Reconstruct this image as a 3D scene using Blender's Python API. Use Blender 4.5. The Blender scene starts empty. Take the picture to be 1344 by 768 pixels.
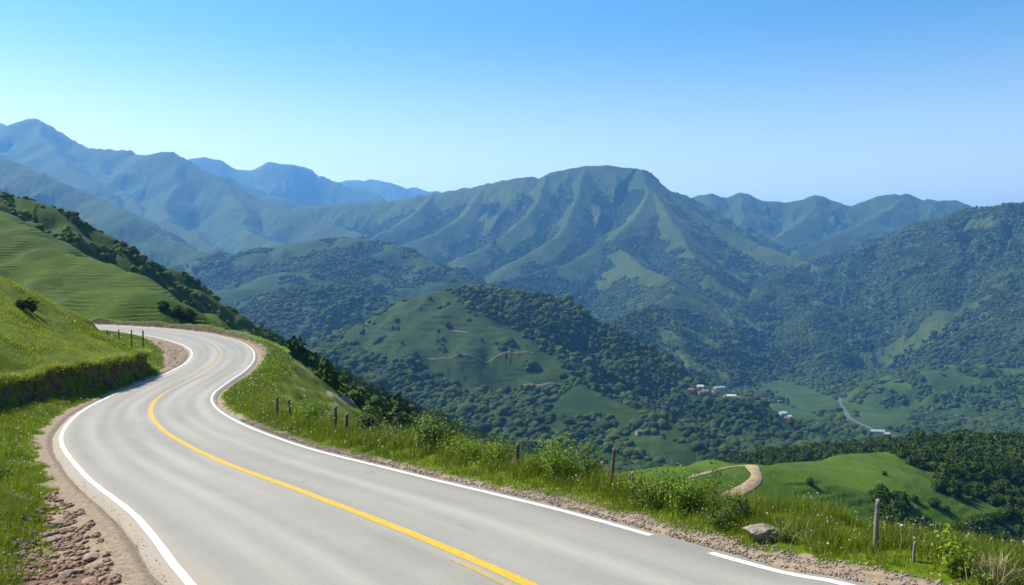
import bpy, bmesh, math, random
import numpy as np
from mathutils import Vector

rng = np.random.default_rng(7)
random.seed(7)
C = bpy.context.scene.collection

# ------------------------------------------------------------------ camera model
F, YH, HC = 1100.0, 355.0, 4.3
TH = math.atan((384 - YH) / F)
CT, ST = math.cos(TH), math.sin(TH)


def unproj(px, py, Y):
    px, py, Y = np.asarray(px, float), np.asarray(py, float), np.asarray(Y, float)
    rx, ru = (px - 672) / F, (384 - py) / F
    dy, dz = CT + ru * ST, -ST + ru * CT
    t = Y / dy
    return np.stack([rx * t, Y + 0 * t, HC + dz * t], -1)


def toimg(x, y, z):
    z = z - HC
    d = np.maximum(y * CT - z * ST, 1e-3)
    u = y * ST + z * CT
    return 672 + F * x / d, 384 - F * u / d


# ------------------------------------------------------------------ noise
_perm = np.random.default_rng(3).permutation(4096)
_ga = np.random.default_rng(4).uniform(0, 2 * np.pi, 4096)
_gx, _gy = np.cos(_ga), np.sin(_ga)


def perlin(x, y, seed=0):
    x = np.asarray(x, float); y = np.asarray(y, float)
    xi = np.floor(x).astype(np.int64); yi = np.floor(y).astype(np.int64)
    xf, yf = x - xi, y - yi

    def g(ix, iy, dx, dy):
        k = _perm[(_perm[(ix + seed * 131) & 4095] + iy) & 4095]
        return _gx[k] * dx + _gy[k] * dy
    u = xf * xf * xf * (xf * (xf * 6 - 15) + 10)
    v = yf * yf * yf * (yf * (yf * 6 - 15) + 10)
    a = g(xi, yi, xf, yf); b = g(xi + 1, yi, xf - 1, yf)
    c = g(xi, yi + 1, xf, yf - 1); d = g(xi + 1, yi + 1, xf - 1, yf - 1)
    return (a + u * (b - a) + v * (c + u * (d - c) - a - u * (b - a))) * 1.5


def fbm(x, y, sc, oct=4, seed=0, gain=.5):
    h = 0; a = 1.; f = 1. / sc
    for i in range(oct):
        h = h + a * perlin(x * f, y * f, seed + i); a *= gain; f *= 2.03
    return h


def sstep(a, b, x):
    t = np.clip((x - a) / (b - a), 0, 1)
    return t * t * (3 - 2 * t)


# ------------------------------------------------------------------ road alignment
RP = np.array([[34, -40, 2.2], [19, -18, 1.2], [9.5, -3, .45],
    [2.83, 8.09, 0.], [1.03, 10.86, -0.28], [-1.7, 15.33, -0.72], [-5.61, 21.25, -1.33], [-10.37, 28.22, -2.03],
    [-15.99, 37.67, -2.88], [-20.73, 47.73, -3.65], [-23.76, 56.55, -4.18], [-25.88, 66.01, -4.56],
    [-27.53, 75.59, -4.77], [-29.81, 85.45, -4.81], [-33.14, 95.21, -4.7], [-37.8, 103.63, -4.49],
    [-44.19, 110.8, -4.19], [-52.31, 115.81, -3.85], [-61.83, 117.65, -3.48],
    [-74, 117.5, -3.0], [-90, 114, -2.3], [-110, 106, -1.4]])
WL = np.r_[[3.5] * 3, [3.5, 3.74, 4., 3.73, 3.75, 3.85, 3.61, 3.34, 3.31, 3.17, 3.05, 3.18, 3.49, 3.6, 3.56, 3.5], [3.5] * 3]
WR = np.r_[[3.5] * 3, [3.51, 3.47, 3.48, 3.3, 3.33, 3.56, 3.5, 3.35, 3.35, 3.29, 3.29, 3.3, 3.47, 3.56, 3.54, 3.52], [3.5] * 3]
WM = np.r_[[0.] * 3, [.03, .17, .19, .17, .16, .18, .06, 0, -.01, -.06, -.15, -.07, .03, .02, .01, 0], [0.] * 3]


def catmull(P, n):
    Q = np.vstack([2 * P[0] - P[1], P, 2 * P[-1] - P[-2]])
    t = np.linspace(0, 1, n, endpoint=False)[:, None]
    out = []
    for i in range(len(P) - 1):
        a, b, d, e = Q[i], Q[i + 1], Q[i + 2], Q[i + 3]
        out.append(.5 * (2 * b + (d - a) * t + (2 * a - 5 * b + 4 * d - e) * t * t + (3 * b - a - 3 * d + e) * t ** 3))
    out.append(P[-1:])
    return np.vstack(out)


_full = catmull(np.column_stack([RP, WL, WR, WM]), 24)
_s = np.r_[0, np.cumsum(np.linalg.norm(np.diff(_full[:, :2], axis=0), axis=1))]
RS = np.arange(0, _s[-1], .5)
RC = np.column_stack([np.interp(RS, _s, _full[:, k]) for k in range(6)])
RT = np.gradient(RC[:, :2], axis=0); RT /= np.linalg.norm(RT, axis=1)[:, None]
RN = np.column_stack([RT[:, 1], -RT[:, 0]])     # to the right of travel


def road_su(x, y):
    """nearest road station: s, signed offset u (right +), z, wl, wr"""
    shp = x.shape; x = x.ravel(); y = y.ravel()
    st = 3; P = RC[::st, :2]; A = P[:-1]; B = P[1:]; D = B - A; l2 = (D ** 2).sum(1)
    s = np.empty_like(x); u = np.empty_like(x)
    for i in range(0, len(x), 60000):
        X = x[i:i + 60000, None]; Y = y[i:i + 60000, None]
        t = np.clip(((X - A[:, 0]) * D[:, 0] + (Y - A[:, 1]) * D[:, 1]) / l2, 0, 1)
        dx = X - A[:, 0] - t * D[:, 0]; dy = Y - A[:, 1] - t * D[:, 1]
        d2 = dx * dx + dy * dy; k = d2.argmin(1); j = np.arange(len(k))
        s[i:i + 60000] = (k + t[j, k]) * st * .5
        sg = np.sign(dx[j, k] * D[k, 1] - dy[j, k] * D[k, 0])
        u[i:i + 60000] = sg * np.sqrt(d2[j, k])
    f = lambda c: np.interp(s, RS, RC[:, c]).reshape(shp)
    return s.reshape(shp), u.reshape(shp), f(2), f(3), f(4)


def road_pt(s, u, dz=0.):
    g = lambda c: np.interp(s, RS, c)
    return np.column_stack([g(RC[:, 0]) + u * g(RN[:, 0]), g(RC[:, 1]) + u * g(RN[:, 1]), g(RC[:, 2]) + dz])


# ------------------------------------------------------------------ the mound inside the bend
BANK = np.array([(-30., -14), (-30., 0), (-30, 12), (-29.4, 22), (-28.2, 30), (-26.8, 36.5), (-26.9, 42), (-28.3, 49.5), (-29.2, 54.6),
                 (-29.2, 59), (-29.9, 65), (-31.2, 71.5), (-32.7, 75.0), (-35.5, 80), (-40, 90), (-46, 97), (-55, 103), (-70, 106), (-100, 98)])
BANKW = np.array([.6, .6, .6, .6, .5, .5, .5, .5, .5, .5, .5, .5, .8, 4., 6., 7., 7., 7., 7.])
_mp = [(0, 368, 72), (30, 380, 76), (60, 394, 80), (90, 411, 85), (112, 424, 89), (127, 434, 92),
       (0, 420, 60), (0, 462, 51), (60, 440, 64), (60, 468, 57), (100, 455, 65), (140, 452, 73), (170, 450, 78), (187, 453, 76)]
_MC = np.array([unproj(*p) for p in _mp])
_bp = BANK[4:14]; _bt = np.gradient(_bp, axis=0); _bt /= np.linalg.norm(_bt, axis=1)[:, None]
_lip = _bp + .8 * np.column_stack([-_bt[:, 1], _bt[:, 0]])
_lz = np.interp(_bp[:, 1], [28, 36, 42, 49.5, 54.6, 59, 65, 71.5, 76], [-2.0, -2.75, -3.25, -3.7, -4.05, -4.3, -4.5, -4.65, -4.75]) + .35 + np.interp(_bp[:, 1], [28, 42, 49.5, 55, 60, 70, 76], [1.0, 1.1, 1.2, 1.45, 1.5, 1.55, 1.3])
_MC = np.vstack([_MC, np.column_stack([_lip, _lz]), [(-33, 10, 1.), (-34, 22, 1.), (-40, 20, 3), (-42, 40, 3.6), (-60, 70, 6), (-50, 90, -1.2), (-42, 90, -2.6), (-70, 98, 0), (-36, 81, -2.6)]])


def _tps_fit(P, reg=.001):
    r2 = ((P[:, None, :2] - P[None, :, :2]) ** 2).sum(2)
    K = .5 * r2 * np.log(r2 + 1e-9) + reg * np.eye(len(P)) * 50
    A = np.column_stack([np.ones(len(P)), P[:, :2]])
    M = np.block([[K, A], [A.T, np.zeros((3, 3))]])
    return np.linalg.solve(M, np.r_[P[:, 2], 0, 0, 0])


_MW = _tps_fit(_MC)


def mound(x, y):
    h = _MW[-3] + _MW[-2] * x + _MW[-1] * y
    for i, p in enumerate(_MC):
        r2 = (x - p[0]) ** 2 + (y - p[1]) ** 2
        h = h + _MW[i] * .5 * r2 * np.log(r2 + 1e-9)
    return np.clip(h, -5, 14)


def polydist(x, y, P, vals=None):
    """distance to polyline, signed (left of travel +), interpolated values and arclength"""
    A = P[:-1, :2]; B = P[1:, :2]; D = B - A; l2 = (D ** 2).sum(1) + 1e-9
    L = np.r_[0, np.cumsum(np.sqrt(l2))]
    best = np.full(x.shape, 1e30); sg = np.ones(x.shape); al = np.zeros(x.shape)
    for k in range(len(A)):
        t = np.clip(((x - A[k, 0]) * D[k, 0] + (y - A[k, 1]) * D[k, 1]) / l2[k], 0, 1)
        dx = x - A[k, 0] - t * D[k, 0]; dy = y - A[k, 1] - t * D[k, 1]
        d2 = dx * dx + dy * dy; m = d2 < best
        best = np.where(m, d2, best)
        sg = np.where(m, np.where(D[k, 0] * dy - D[k, 1] * dx >= 0, 1., -1.), sg)
        al = np.where(m, L[k] + t * np.sqrt(l2[k]), al)
    v = None if vals is None else np.interp(al, L, vals)
    return np.sqrt(best), sg, al, v


def shoulder_left(s):
    # width of the bare earth beside the inner white line
    return np.interp(s, [0, 62, 67, 72, 78, 86, 95, 102, 110, 120, 130, 136, 142, 148, 156, 162, 168, 178, 400], [2.6, 2.6, 2.35, 1.8, 1.15, .95, 1.0, .95, .8, .65, .75, 1.3, 2.2, 2.9, 3.0, 2.7, 1.9, .9, .8])


def shoulder_right(s):
    return np.interp(s, [0, 60, 70, 80, 100, 120, 140, 150, 165, 400], [.95, .9, .75, .65, .6, .7, .9, 1.0, .7, .7])


def near_height(x, y):
    s, u, zr, wl, wr = road_su(x, y)
    n1 = fbm(x, y, 6, 3, 11); n2 = fbm(x, y, 1.3, 2, 15)
    # outer (valley) side
    e = u - wr
    verge = np.interp(s, [0, 70, 100, 120, 140, 155, 400], [2.9, 2.8, 2.9, 3.2, 2.1, 2.1, 2.6]) + .5 * n1
    drop = np.maximum(e - verge, 0)
    hr = zr - .05 * np.clip(e - .5, 0, None) + .18 * sstep(.7, 1.8, e) * (1 + .5 * n1) - .78 * (np.sqrt(drop ** 2 + 1.2 ** 2) - 1.2)
    hr = hr + .10 * n2 * sstep(.8, 1.6, e) + sstep(2, 25, drop) * 2.5 * n1
    # inner side
    e2 = -u - wl
    sh = shoulder_left(s)
    base = zr + .05 * np.clip(e2 - sh, 0, 3) + .22 * sstep(sh, sh + 1.2, e2) * (1 + .6 * n1) + .07 * n2 * sstep(sh, sh + .5, e2)
    base = base - .10 * sstep(.9, 1.4, e2) * sstep(2.7, 2.2, e2) * sstep(78, 70, s)
    d, sg, al, w = polydist(x, y, BANK, BANKW)
    k = sstep(.25, 1., sg * d / w)
    m = mound(x, y) + .32 * n1 + .10 * n2
    hl = base * (1 - k) + np.maximum(m, base - 1.) * k
    h = np.where(u > 0, hr, hl)
    inr = sstep(0, .35, np.where(u > 0, e, e2) - .25)
    return np.where(inr < 1, (zr - .16) * (1 - inr) + h * inr, h), s, u


# ------------------------------------------------------------------ hills and mountains as ridges
def R(pts, sl, sr, rad, gw=0, ga=0, own='', seed=0, es=None):
    k = {'table': .83, 'rear': .75, 'blue': .8, 'shade': .85, 'pale': .55}.get(own, 1.)
    P = np.array([unproj(a, b, c * k) for a, b, c in pts])
    if len(P) > 2 and not (own == 'table' and len(P) > 15): P = catmull(P, 2)
    return dict(P=P, sl=sl, sr=sr, rad=rad, gw=gw, ga=ga, own=own, seed=seed, es=es)


RIDGES = [
 # terraced grass hill behind the bend, and the scrubby ridge behind it
 R([(-160, 215, 250), (-60, 258, 220), (0, 285, 203), (70, 320, 187), (140, 354, 171), (190, 379, 158), (218, 396, 151), (245, 418, 147), (275, 440, 145)], .75, .34, 6, 22, 1.2, 'terraced', 1, es=.8),
 R([(-200, 180, 340), (-80, 215, 335), (0, 249, 330), (50, 266, 335), (100, 289, 340), (180, 332, 350), (250, 374, 360), (300, 408, 368), (345, 438, 380), (390, 464, 400), (440, 490, 430), (500, 518, 470), (560, 545, 520), (630, 572, 600), (700, 592, 700), (760, 612, 800)], .5, .52, 8, 26, 7, 'scrub', 2),
 R([(330, 474, 84), (352, 478, 86), (372, 488, 94), (400, 506, 105), (440, 533, 120), (480, 560, 135), (520, 590, 150), (600, 650, 175)], .75, .75, 2.5, 9, 2.0, 'spur', 3),
 R([(330, 446, 150), (380, 470, 160), (430, 502, 178), (480, 533, 205), (560, 578, 255), (640, 615, 310)], .6, .6, 3, 14, 2.6, 'spur', 4),
 # grass hill with the track, and the wooded rise beside it
 R([(760, 660, 250), (850, 634, 258), (900, 622, 263), (950, 611, 268), (985, 606, 275), (1010, 612, 286), (1050, 618, 302), (1100, 613, 322), (1140, 605, 337), (1180, 598, 352), (1230, 592, 372), (1300, 585, 390), (1400, 590, 410)], .45, .43, 16, 0, 0, 'track', 5),
 R([(1170, 606, 385), (1205, 591, 392), (1240, 584, 402), (1290, 578, 412), (1344, 581, 420), (1480, 600, 430)], .45, .36, 14, 40, 4, 'wood', 6),
 R([(900, 630, 480), (990, 606, 480), (1050, 601, 490), (1100, 594, 500), (1170, 586, 520), (1260, 580, 560)], .35, .35, 16, 50, 4, 'wood', 7),
 # conical hill: wooded crest and grass spur
 R([(400, 470, 1480), (455, 441, 1500), (480, 424, 1500), (500, 413, 1500), (530, 397, 1490), (558, 385, 1480), (580, 380, 1480), (632, 379, 1520), (673, 381, 1540), (734, 396, 1530), (782, 417, 1510), (817, 441, 1480), (868, 466, 1450), (905, 492, 1420), (960, 520, 1350)], .5, .46, 25, 90, 16, 'cone', 8),
 R([(575, 382, 1470), (590, 391, 1440), (618, 411, 1400), (652, 425, 1350), (700, 449, 1290), (714, 466, 1260), (758, 497, 1190), (800, 524, 1120), (842, 542, 1060), (880, 565, 1010)], .42, .5, 22, 80, 9, 'cone', 9),
 R([(560, 480, 1280), (610, 512, 1180), (660, 530, 1100), (720, 548, 1040)], .3, .4, 40, 80, 10, 'cone', 19),
 # hills behind
 R([(340, 400, 2150), (345, 392, 2150), (380, 380, 2180), (420, 376, 2200), (470, 378, 2200), (500, 388, 2180), (535, 400, 2150), (560, 420, 2100)], .4, .45, 40, 130, 22, 'woodhill', 10),
 R([(150, 372, 2900), (220, 352, 2950), (260, 342, 3000), (310, 332, 3000), (350, 324, 3050), (400, 316, 3100), (450, 313, 3150), (490, 314, 3150), (512, 323, 3100), (545, 337, 3000), (580, 352, 2900), (620, 372, 2800), (660, 390, 2700)], .4, .36, 50, 180, 34, 'midhill', 11),
 R([(450, 313, 3150), (430, 335, 2850), (390, 352, 2650), (350, 368, 2500)], .42, .4, 45, 150, 24, 'midhill', 12),
 # right forested mountain with its spurs
 R([(1560, 250, 3300), (1440, 262, 3400), (1344, 267, 3500), (1309, 269, 3550), (1271, 277, 3650), (1237, 288, 3750), (1204, 295, 3850), (1189, 306, 3900), (1151, 315, 4050), (1129, 322, 4150), (1099, 331, 4250), (1065, 339, 4350), (1042, 344, 4400), (1001, 353, 4300), (952, 366, 4150), (930, 385, 3950), (905, 405, 3700)], .5, .42, 40, 230, 60, 'dark', 13),
 R([(1155, 320, 4030), (1170, 352, 3650), (1177, 390, 3250), (1205, 420, 2950), (1215, 450, 2700)], .5, .55, 30, 170, 30, 'dark', 14),
 R([(1262, 280, 3680), (1240, 330, 3300), (1243, 390, 2900), (1258, 440, 2600), (1280, 470, 2400)], .55, .5, 30, 170, 30, 'dark', 15),
 R([(1099, 331, 4250), (1050, 349, 3950), (1020, 371, 3650), (1042, 390, 3400), (1060, 415, 3100), (1070, 450, 2750), (1100, 490, 2450)], .5, .5, 30, 170, 28, 'dark', 17),
 R([(1020, 371, 3650), (985, 400, 3300), (960, 430, 2950), (975, 465, 2600)], .5, .5, 30, 170, 24, 'dark', 18),
 R([(1344, 330, 3000), (1330, 380, 2700), (1330, 430, 2400), (1344, 460, 2250)], .5, .5, 30, 170, 28, 'dark', 20),
 R([(905, 405, 3700), (890, 425, 3300), (870, 440, 2950), (850, 455, 2700), (900, 480, 2400)], .45, .45, 40, 150, 20, 'dark', 21),
 R([(1110, 560, 1800), (1150, 520, 1880), (1200, 492, 1950), (1260, 478, 2000), (1310, 482, 2000), (1400, 490, 2000)], .4, .28, 45, 110, 16, 'field', 22),
 # the table mountain
 R([(330, 290, 6600), (395, 270, 6500), (450, 267, 6500), (520, 263, 6400), (570, 253, 6300), (600, 248, 6250), (640, 241, 6150), (690, 231, 6050), (712, 234, 6000), (720, 226, 6000), (745, 221, 6000), (770, 217.5, 6000), (800, 217.5, 6000), (835, 219, 5980), (846, 230, 5900), (880, 252, 5750), (920, 281, 5550), (960, 303, 5350), (1000, 321, 5150), (1040, 336, 4950), (1080, 352, 4700)], .55, .62, 3, 190, 100, 'table', 23),
 R([(840, 222, 5960), (849, 243, 5700), (847, 264, 5450), (802, 316, 4850), (740, 348, 4400), (690, 362, 4150), (640, 374, 3950), (600, 388, 3700)], .5, .5, 4, 130, 48, 'table', 24),
 R([(766, 218, 5990), (760, 258, 5550), (740, 300, 5150), (705, 328, 4850), (671, 344, 4650)], .55, .6, 4, 120, 44, 'table', 25),
 R([(718, 228, 5990), (708, 258, 5650), (690, 285, 5350), (640, 322, 4950), (600, 338, 4750)], .55, .6, 4, 120, 44, 'table', 26),
 R([(640, 241, 6140), (610, 280, 5700), (570, 305, 5400), (520, 325, 5000)], .55, .55, 4, 120, 44, 'table', 27),
 R([(570, 253, 6300), (540, 285, 5800), (500, 305, 5500), (470, 325, 5200)], .55, .55, 4, 120, 44, 'table', 28),
 R([(802, 316, 4850), (830, 340, 4400), (862, 360, 4000), (886, 372, 3700), (870, 395, 3300), (830, 410, 2900), (800, 430, 2650)], .5, .5, 5, 120, 38, 'table', 29),
 R([(846, 232, 5890), (880, 285, 5200), (905, 330, 4600), (930, 360, 4200)], .55, .5, 4, 120, 38, 'table', 30),
 # ridge behind on the right
 R([(820, 240, 8800), (880, 250, 8600), (905, 258, 8550), (930, 254.5, 8500), (950, 259, 8500), (972, 253, 8500), (990, 260, 8500), (1010, 264, 8500), (1040, 265, 8400), (1062, 258, 8400), (1078, 257, 8400), (1095, 268, 8400), (1115, 268, 8300), (1140, 260, 8300), (1170, 255, 8200), (1190, 256, 8200), (1210, 262, 8100), (1240, 263, 8100), (1265, 265, 8000), (1280, 271, 8000), (1320, 285, 8000)], .6, .55, 4, 220, 120, 'rear', 31),
 R([(1190, 256, 8200), (1150, 285, 7500), (1090, 310, 7000), (1050, 330, 6500)], .55, .55, 5, 150, 55, 'rear', 32),
 R([(1078, 257, 8400), (1055, 290, 7800), (1020, 310, 7300)], .55, .55, 5, 150, 55, 'rear', 33),
 R([(972, 253, 8500), (975, 285, 7900), (960, 305, 7500)], .55, .55, 5, 150, 55, 'rear', 34),
 # left blue mountains
 R([(-220, 195, 8300), (-60, 184, 8200), (0, 173, 8100), (20, 161, 8000), (45, 155, 8000), (70, 168, 8000), (100, 185, 8000), (125, 195, 7900), (160, 196, 7800), (185, 203, 7700), (215, 199, 7500), (235, 203, 7400), (270, 223, 7200), (300, 241, 7000), (330, 259, 6800), (380, 276, 6500), (430, 291, 6200), (470, 304, 5900), (505, 322, 5600)], .55, .55, 5, 220, 95, 'blue', 35),
 R([(225, 200, 7450), (232, 240, 6900), (215, 275, 6300), (240, 300, 5800), (290, 325, 5200)], .55, .55, 5, 160, 50, 'blue', 36),
 R([(300, 241, 7000), (320, 285, 6300), (340, 310, 5700), (400, 325, 5100)], .5, .5, 5, 160, 50, 'blue', 37),
 R([(125, 195, 7900), (150, 240, 7100), (190, 280, 6400)], .55, .55, 5, 160, 50, 'blue', 38),
 R([(45, 156, 8000), (70, 200, 7300), (120, 240, 6700)], .55, .55, 5, 160, 50, 'blue', 39),
 R([(-250, 170, 4700), (-80, 197, 4600), (0, 209, 4500), (30, 221, 4450), (70, 233, 4400), (120, 256, 4300), (160, 273, 4200), (200, 296, 4100), (240, 319, 4000), (285, 341, 3900), (330, 362, 3800)], .5, .55, 14, 200, 50, 'shade', 40),
 # pale ridges on the horizon
 R([(-60, 150, 14500), (0, 160, 14500), (14, 166, 14500), (60, 180, 14500), (110, 186, 14200), (128, 194, 14000), (170, 215, 13500)], .55, .55, 20, 400, 90, 'pale', 41),
 R([(180, 225, 17000), (250, 208, 17000), (270, 208, 17000), (300, 221, 17000), (330, 222, 17000), (345, 217, 17000), (366, 212, 17000), (390, 217, 17000), (420, 229, 17000), (450, 237, 16800), (480, 249, 16500), (520, 266, 16000)], .55, .55, 20, 450, 120, 'pale', 42),
 R([(290, 232, 13000), (310, 236, 13000), (345, 251, 12800), (390, 268, 12500), (430, 285, 12000)], .55, .55, 20, 400, 90, 'pale', 43),
 R([(420, 240, 22500), (450, 235, 22500), (490, 235, 22500), (520, 240, 22500), (560, 247, 22500), (574, 250, 22500), (610, 262, 22500), (680, 285, 22000)], .5, .5, 20, 500, 110, 'pale', 44),
]
OWN = ['ground', 'terraced', 'scrub', 'spur', 'track', 'wood', 'cone', 'woodhill', 'midhill', 'dark', 'field', 'table', 'rear', 'blue', 'shade', 'pale', 'valley']
OI = {k: i for i, k in enumerate(OWN)}
DET = {'terraced': (14, .35), 'scrub': (22, 1.6), 'spur': (10, .8), 'track': (60, .5), 'wood': (30, 2.), 'cone': (110, 7), 'woodhill': (160, 12), 'midhill': (200, 20),
       'dark': (320, 40), 'field': (140, 12), 'table': (300, 16), 'rear': (360, 22), 'blue': (420, 24), 'shade': (380, 40), 'pale': (900, 70), 'valley': (260, 12)}


def far_height(x, y):
    r = np.hypot(x, y)
    floor = np.interp(r, [0, 200, 600, 1000, 1500, 2200, 4000, 9000, 40000], [-70, -110, -172, -225, -275, -308, -325, -330, -330]) + fbm(x, y, 420, 4, 60) * np.clip(r / 60, 0, 13)
    h = floor.copy(); own = np.full(x.shape, OI['valley'])
    for q in RIDGES:
        P = q['P']
        sl = min(q['sl'], q['sr'])
        reach = (P[:, 2].max() + 335) / sl * 1.25 + 20
        m = (x > P[:, 0].min() - reach) & (x < P[:, 0].max() + reach) & (y > P[:, 1].min() - reach) & (y < P[:, 1].max() + reach)
        if not m.any():
            continue
        X = x[m]; Y = y[m]
        wv = DET[q['own']][0] * .8
        wa = wv * (.05 if q['own'] == 'table' else .12 if q['own'] in ('rear', 'blue', 'shade') else .28)
        X, Y = X + wa * fbm(X, Y, wv, 2, q['seed'] + 50), Y + wa * fbm(X, Y, wv, 2, q['seed'] + 55)
        d, sg, al, z = polydist(X, Y, P, P[:, 2])
        s = np.where(sg > 0, q['sl'], q['sr'])
        if q['es']: s = np.where(al >= al.max() - 1e-3, q['es'], s)
        if q['gw']:
            w = q['gw']
            wp = perlin(X / (3 * w), Y / (3 * w), q['seed']) * .9
            g = np.abs(perlin(al / w + wp, d / (w * 3) + wp * .8, q['seed'] + 5)) * .75 + np.abs(perlin(al / w * 2.3 + wp * 2, d / (w * 2.), q['seed'] + 9)) * .35
            # flutes: sharp ribs, rounded gullies, nothing on the crest itself
            amp = q['ga'] * sstep(0, 2.2 * w, d)
            dd = -amp * g * 1.1
        else:
            dd = 0
        ww, a = DET[q['own']]
        if q['own'] in ('table', 'rear', 'blue', 'shade', 'dark', 'pale'):
            rw = ww * .8; rf = 0.; am = 1.
            for o_ in range(4):
                rf = rf + am * np.abs(perlin(X / rw, Y / rw, q['seed'] + 70 + o_)); rw *= .47; am *= .55
            dd = dd - a * 2.6 * (rf - .45) * sstep(0, ww * .7, d)
        dd = dd + a * fbm(X, Y, ww, 4, q['seed'] + 20) * sstep(0, ww * .8, d)
        if q['own'] in ('table', 'rear', 'blue', 'shade', 'dark', 'pale'): z = z + (.0006 if q['own'] == 'table' else .0014) * np.median(P[:, 1]) * fbm(al, al * 0 + q['seed'], .016 * np.median(P[:, 1]), 3, q['seed'] + 33)
        hh = z - s * (np.sqrt(d * d + q['rad'] ** 2) - q['rad']) + dd
        # gentler towards the foot
        zb = floor[m]
        k = max(4., q['rad'] * .5)
        h0 = h[m]
        up = hh > h0
        # smooth maximum
        t = np.clip(.5 + .5 * (hh - h0) / k, 0, 1)
        h[m] = h0 * (1 - t) + hh * t + k * t * (1 - t) * .5
        o = own[m]; o[up] = OI[q['own']]; own[m] = o
    return h, own


def height(x, y):
    h, own = far_height(x, y)
    r = np.hypot(x, y)
    m = (r < 190) & (x < 60)
    nh, s, u = near_height(x[m], y[m])
    fh = h[m]; o = own[m]
    dist = np.abs(u)
    # within the road bench the near ground rules; outside it the hills may rise
    inner = u < 0
    lim = np.interp(s, [0, 120, 150, 175, 400], [9, 7, 6.5, 5.3, 5.3])
    k = sstep(lim, lim + 5, dist)
    k = np.where(inner, 0, k)
    hill = np.maximum(fh, nh)
    hh = nh * (1 - k) + hill * k
    o = np.where((k > .5) & (fh >= nh), o, OI['ground'])
    h[m] = hh; own[m] = o
    return h, own


# ------------------------------------------------------------------ the polar ground sheet
AZ = np.radians(np.concatenate([np.linspace(-62, -39, 60, endpoint=False), np.linspace(-39, 39, 1080, endpoint=False), np.linspace(39, 62, 60)]))
RR = np.concatenate([np.geomspace(4, 200, 330, endpoint=False), np.geomspace(200, 9500, 560, endpoint=False), np.geomspace(9500, 26000, 60)])
GA, GR = np.meshgrid(AZ, RR)
GX, GY = GR * np.sin(GA), GR * np.cos(GA)
GH, GO = height(GX, GY)
GPX, GPY = toimg(GX, GY, GH)
GEL = (GH - HC) / GR
GVIS = np.vstack([np.full((1, len(AZ)), -9.), np.maximum.accumulate(GEL, axis=0)[:-1]])   # skyline in front of each vertex


def gsample(x, y, arr=None):
    arr = GH if arr is None else arr
    a = np.arctan2(x, y); r = np.hypot(x, y)
    i = np.interp(r, RR, np.arange(len(RR))); j = np.interp(a, AZ, np.arange(len(AZ)))
    i0 = np.clip(i.astype(int), 0, len(RR) - 2); j0 = np.clip(j.astype(int), 0, len(AZ) - 2)
    fi, fj = i - i0, j - j0
    return (arr[i0, j0] * (1 - fi) * (1 - fj) + arr[i0 + 1, j0] * fi * (1 - fj) + arr[i0, j0 + 1] * (1 - fi) * fj + arr[i0 + 1, j0 + 1] * fi * fj)


def gnear(x, y, arr):
    a = np.arctan2(x, y); r = np.hypot(x, y)
    i = np.rint(np.interp(r, RR, np.arange(len(RR)))).astype(int); j = np.rint(np.interp(a, AZ, np.arange(len(AZ)))).astype(int)
    return arr[i, j]


def hit(px, py, rmin=20.):
    """where the sight line of a photo pixel meets the ground"""
    p = unproj(px, py, 1.)
    a = math.atan2(p[0], p[1]); te = (p[2] - HC) / math.hypot(p[0], p[1])
    rr = np.geomspace(rmin, 24000, 6000)
    x, y = rr * math.sin(a), rr * math.cos(a)
    z = gsample(x, y); f = z - (HC + te * rr)
    k = np.argmax(f > 0)
    if f[k] <= 0 or k == 0:
        k = max(k, int(np.argmax(f)))
        return np.array([x[k], y[k], z[k]])
    t = f[k - 1] / (f[k - 1] - f[k]); r = rr[k - 1] + t * (rr[k] - rr[k - 1])
    x, y = r * math.sin(a), r * math.cos(a)
    return np.array([x, y, float(gsample(np.array([x]), np.array([y]))[0])])


def in_poly(px, py, poly):
    poly = np.array(poly, float); c = np.zeros(px.shape, bool)
    j = len(poly) - 1
    for i in range(len(poly)):
        xi, yi = poly[i]; xj, yj = poly[j]
        m = ((yi > py) != (yj > py)) & (px < (xj - xi) * (py - yi) / (yj - yi + 1e-12) + xi)
        c ^= m; j = i
    return c


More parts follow.
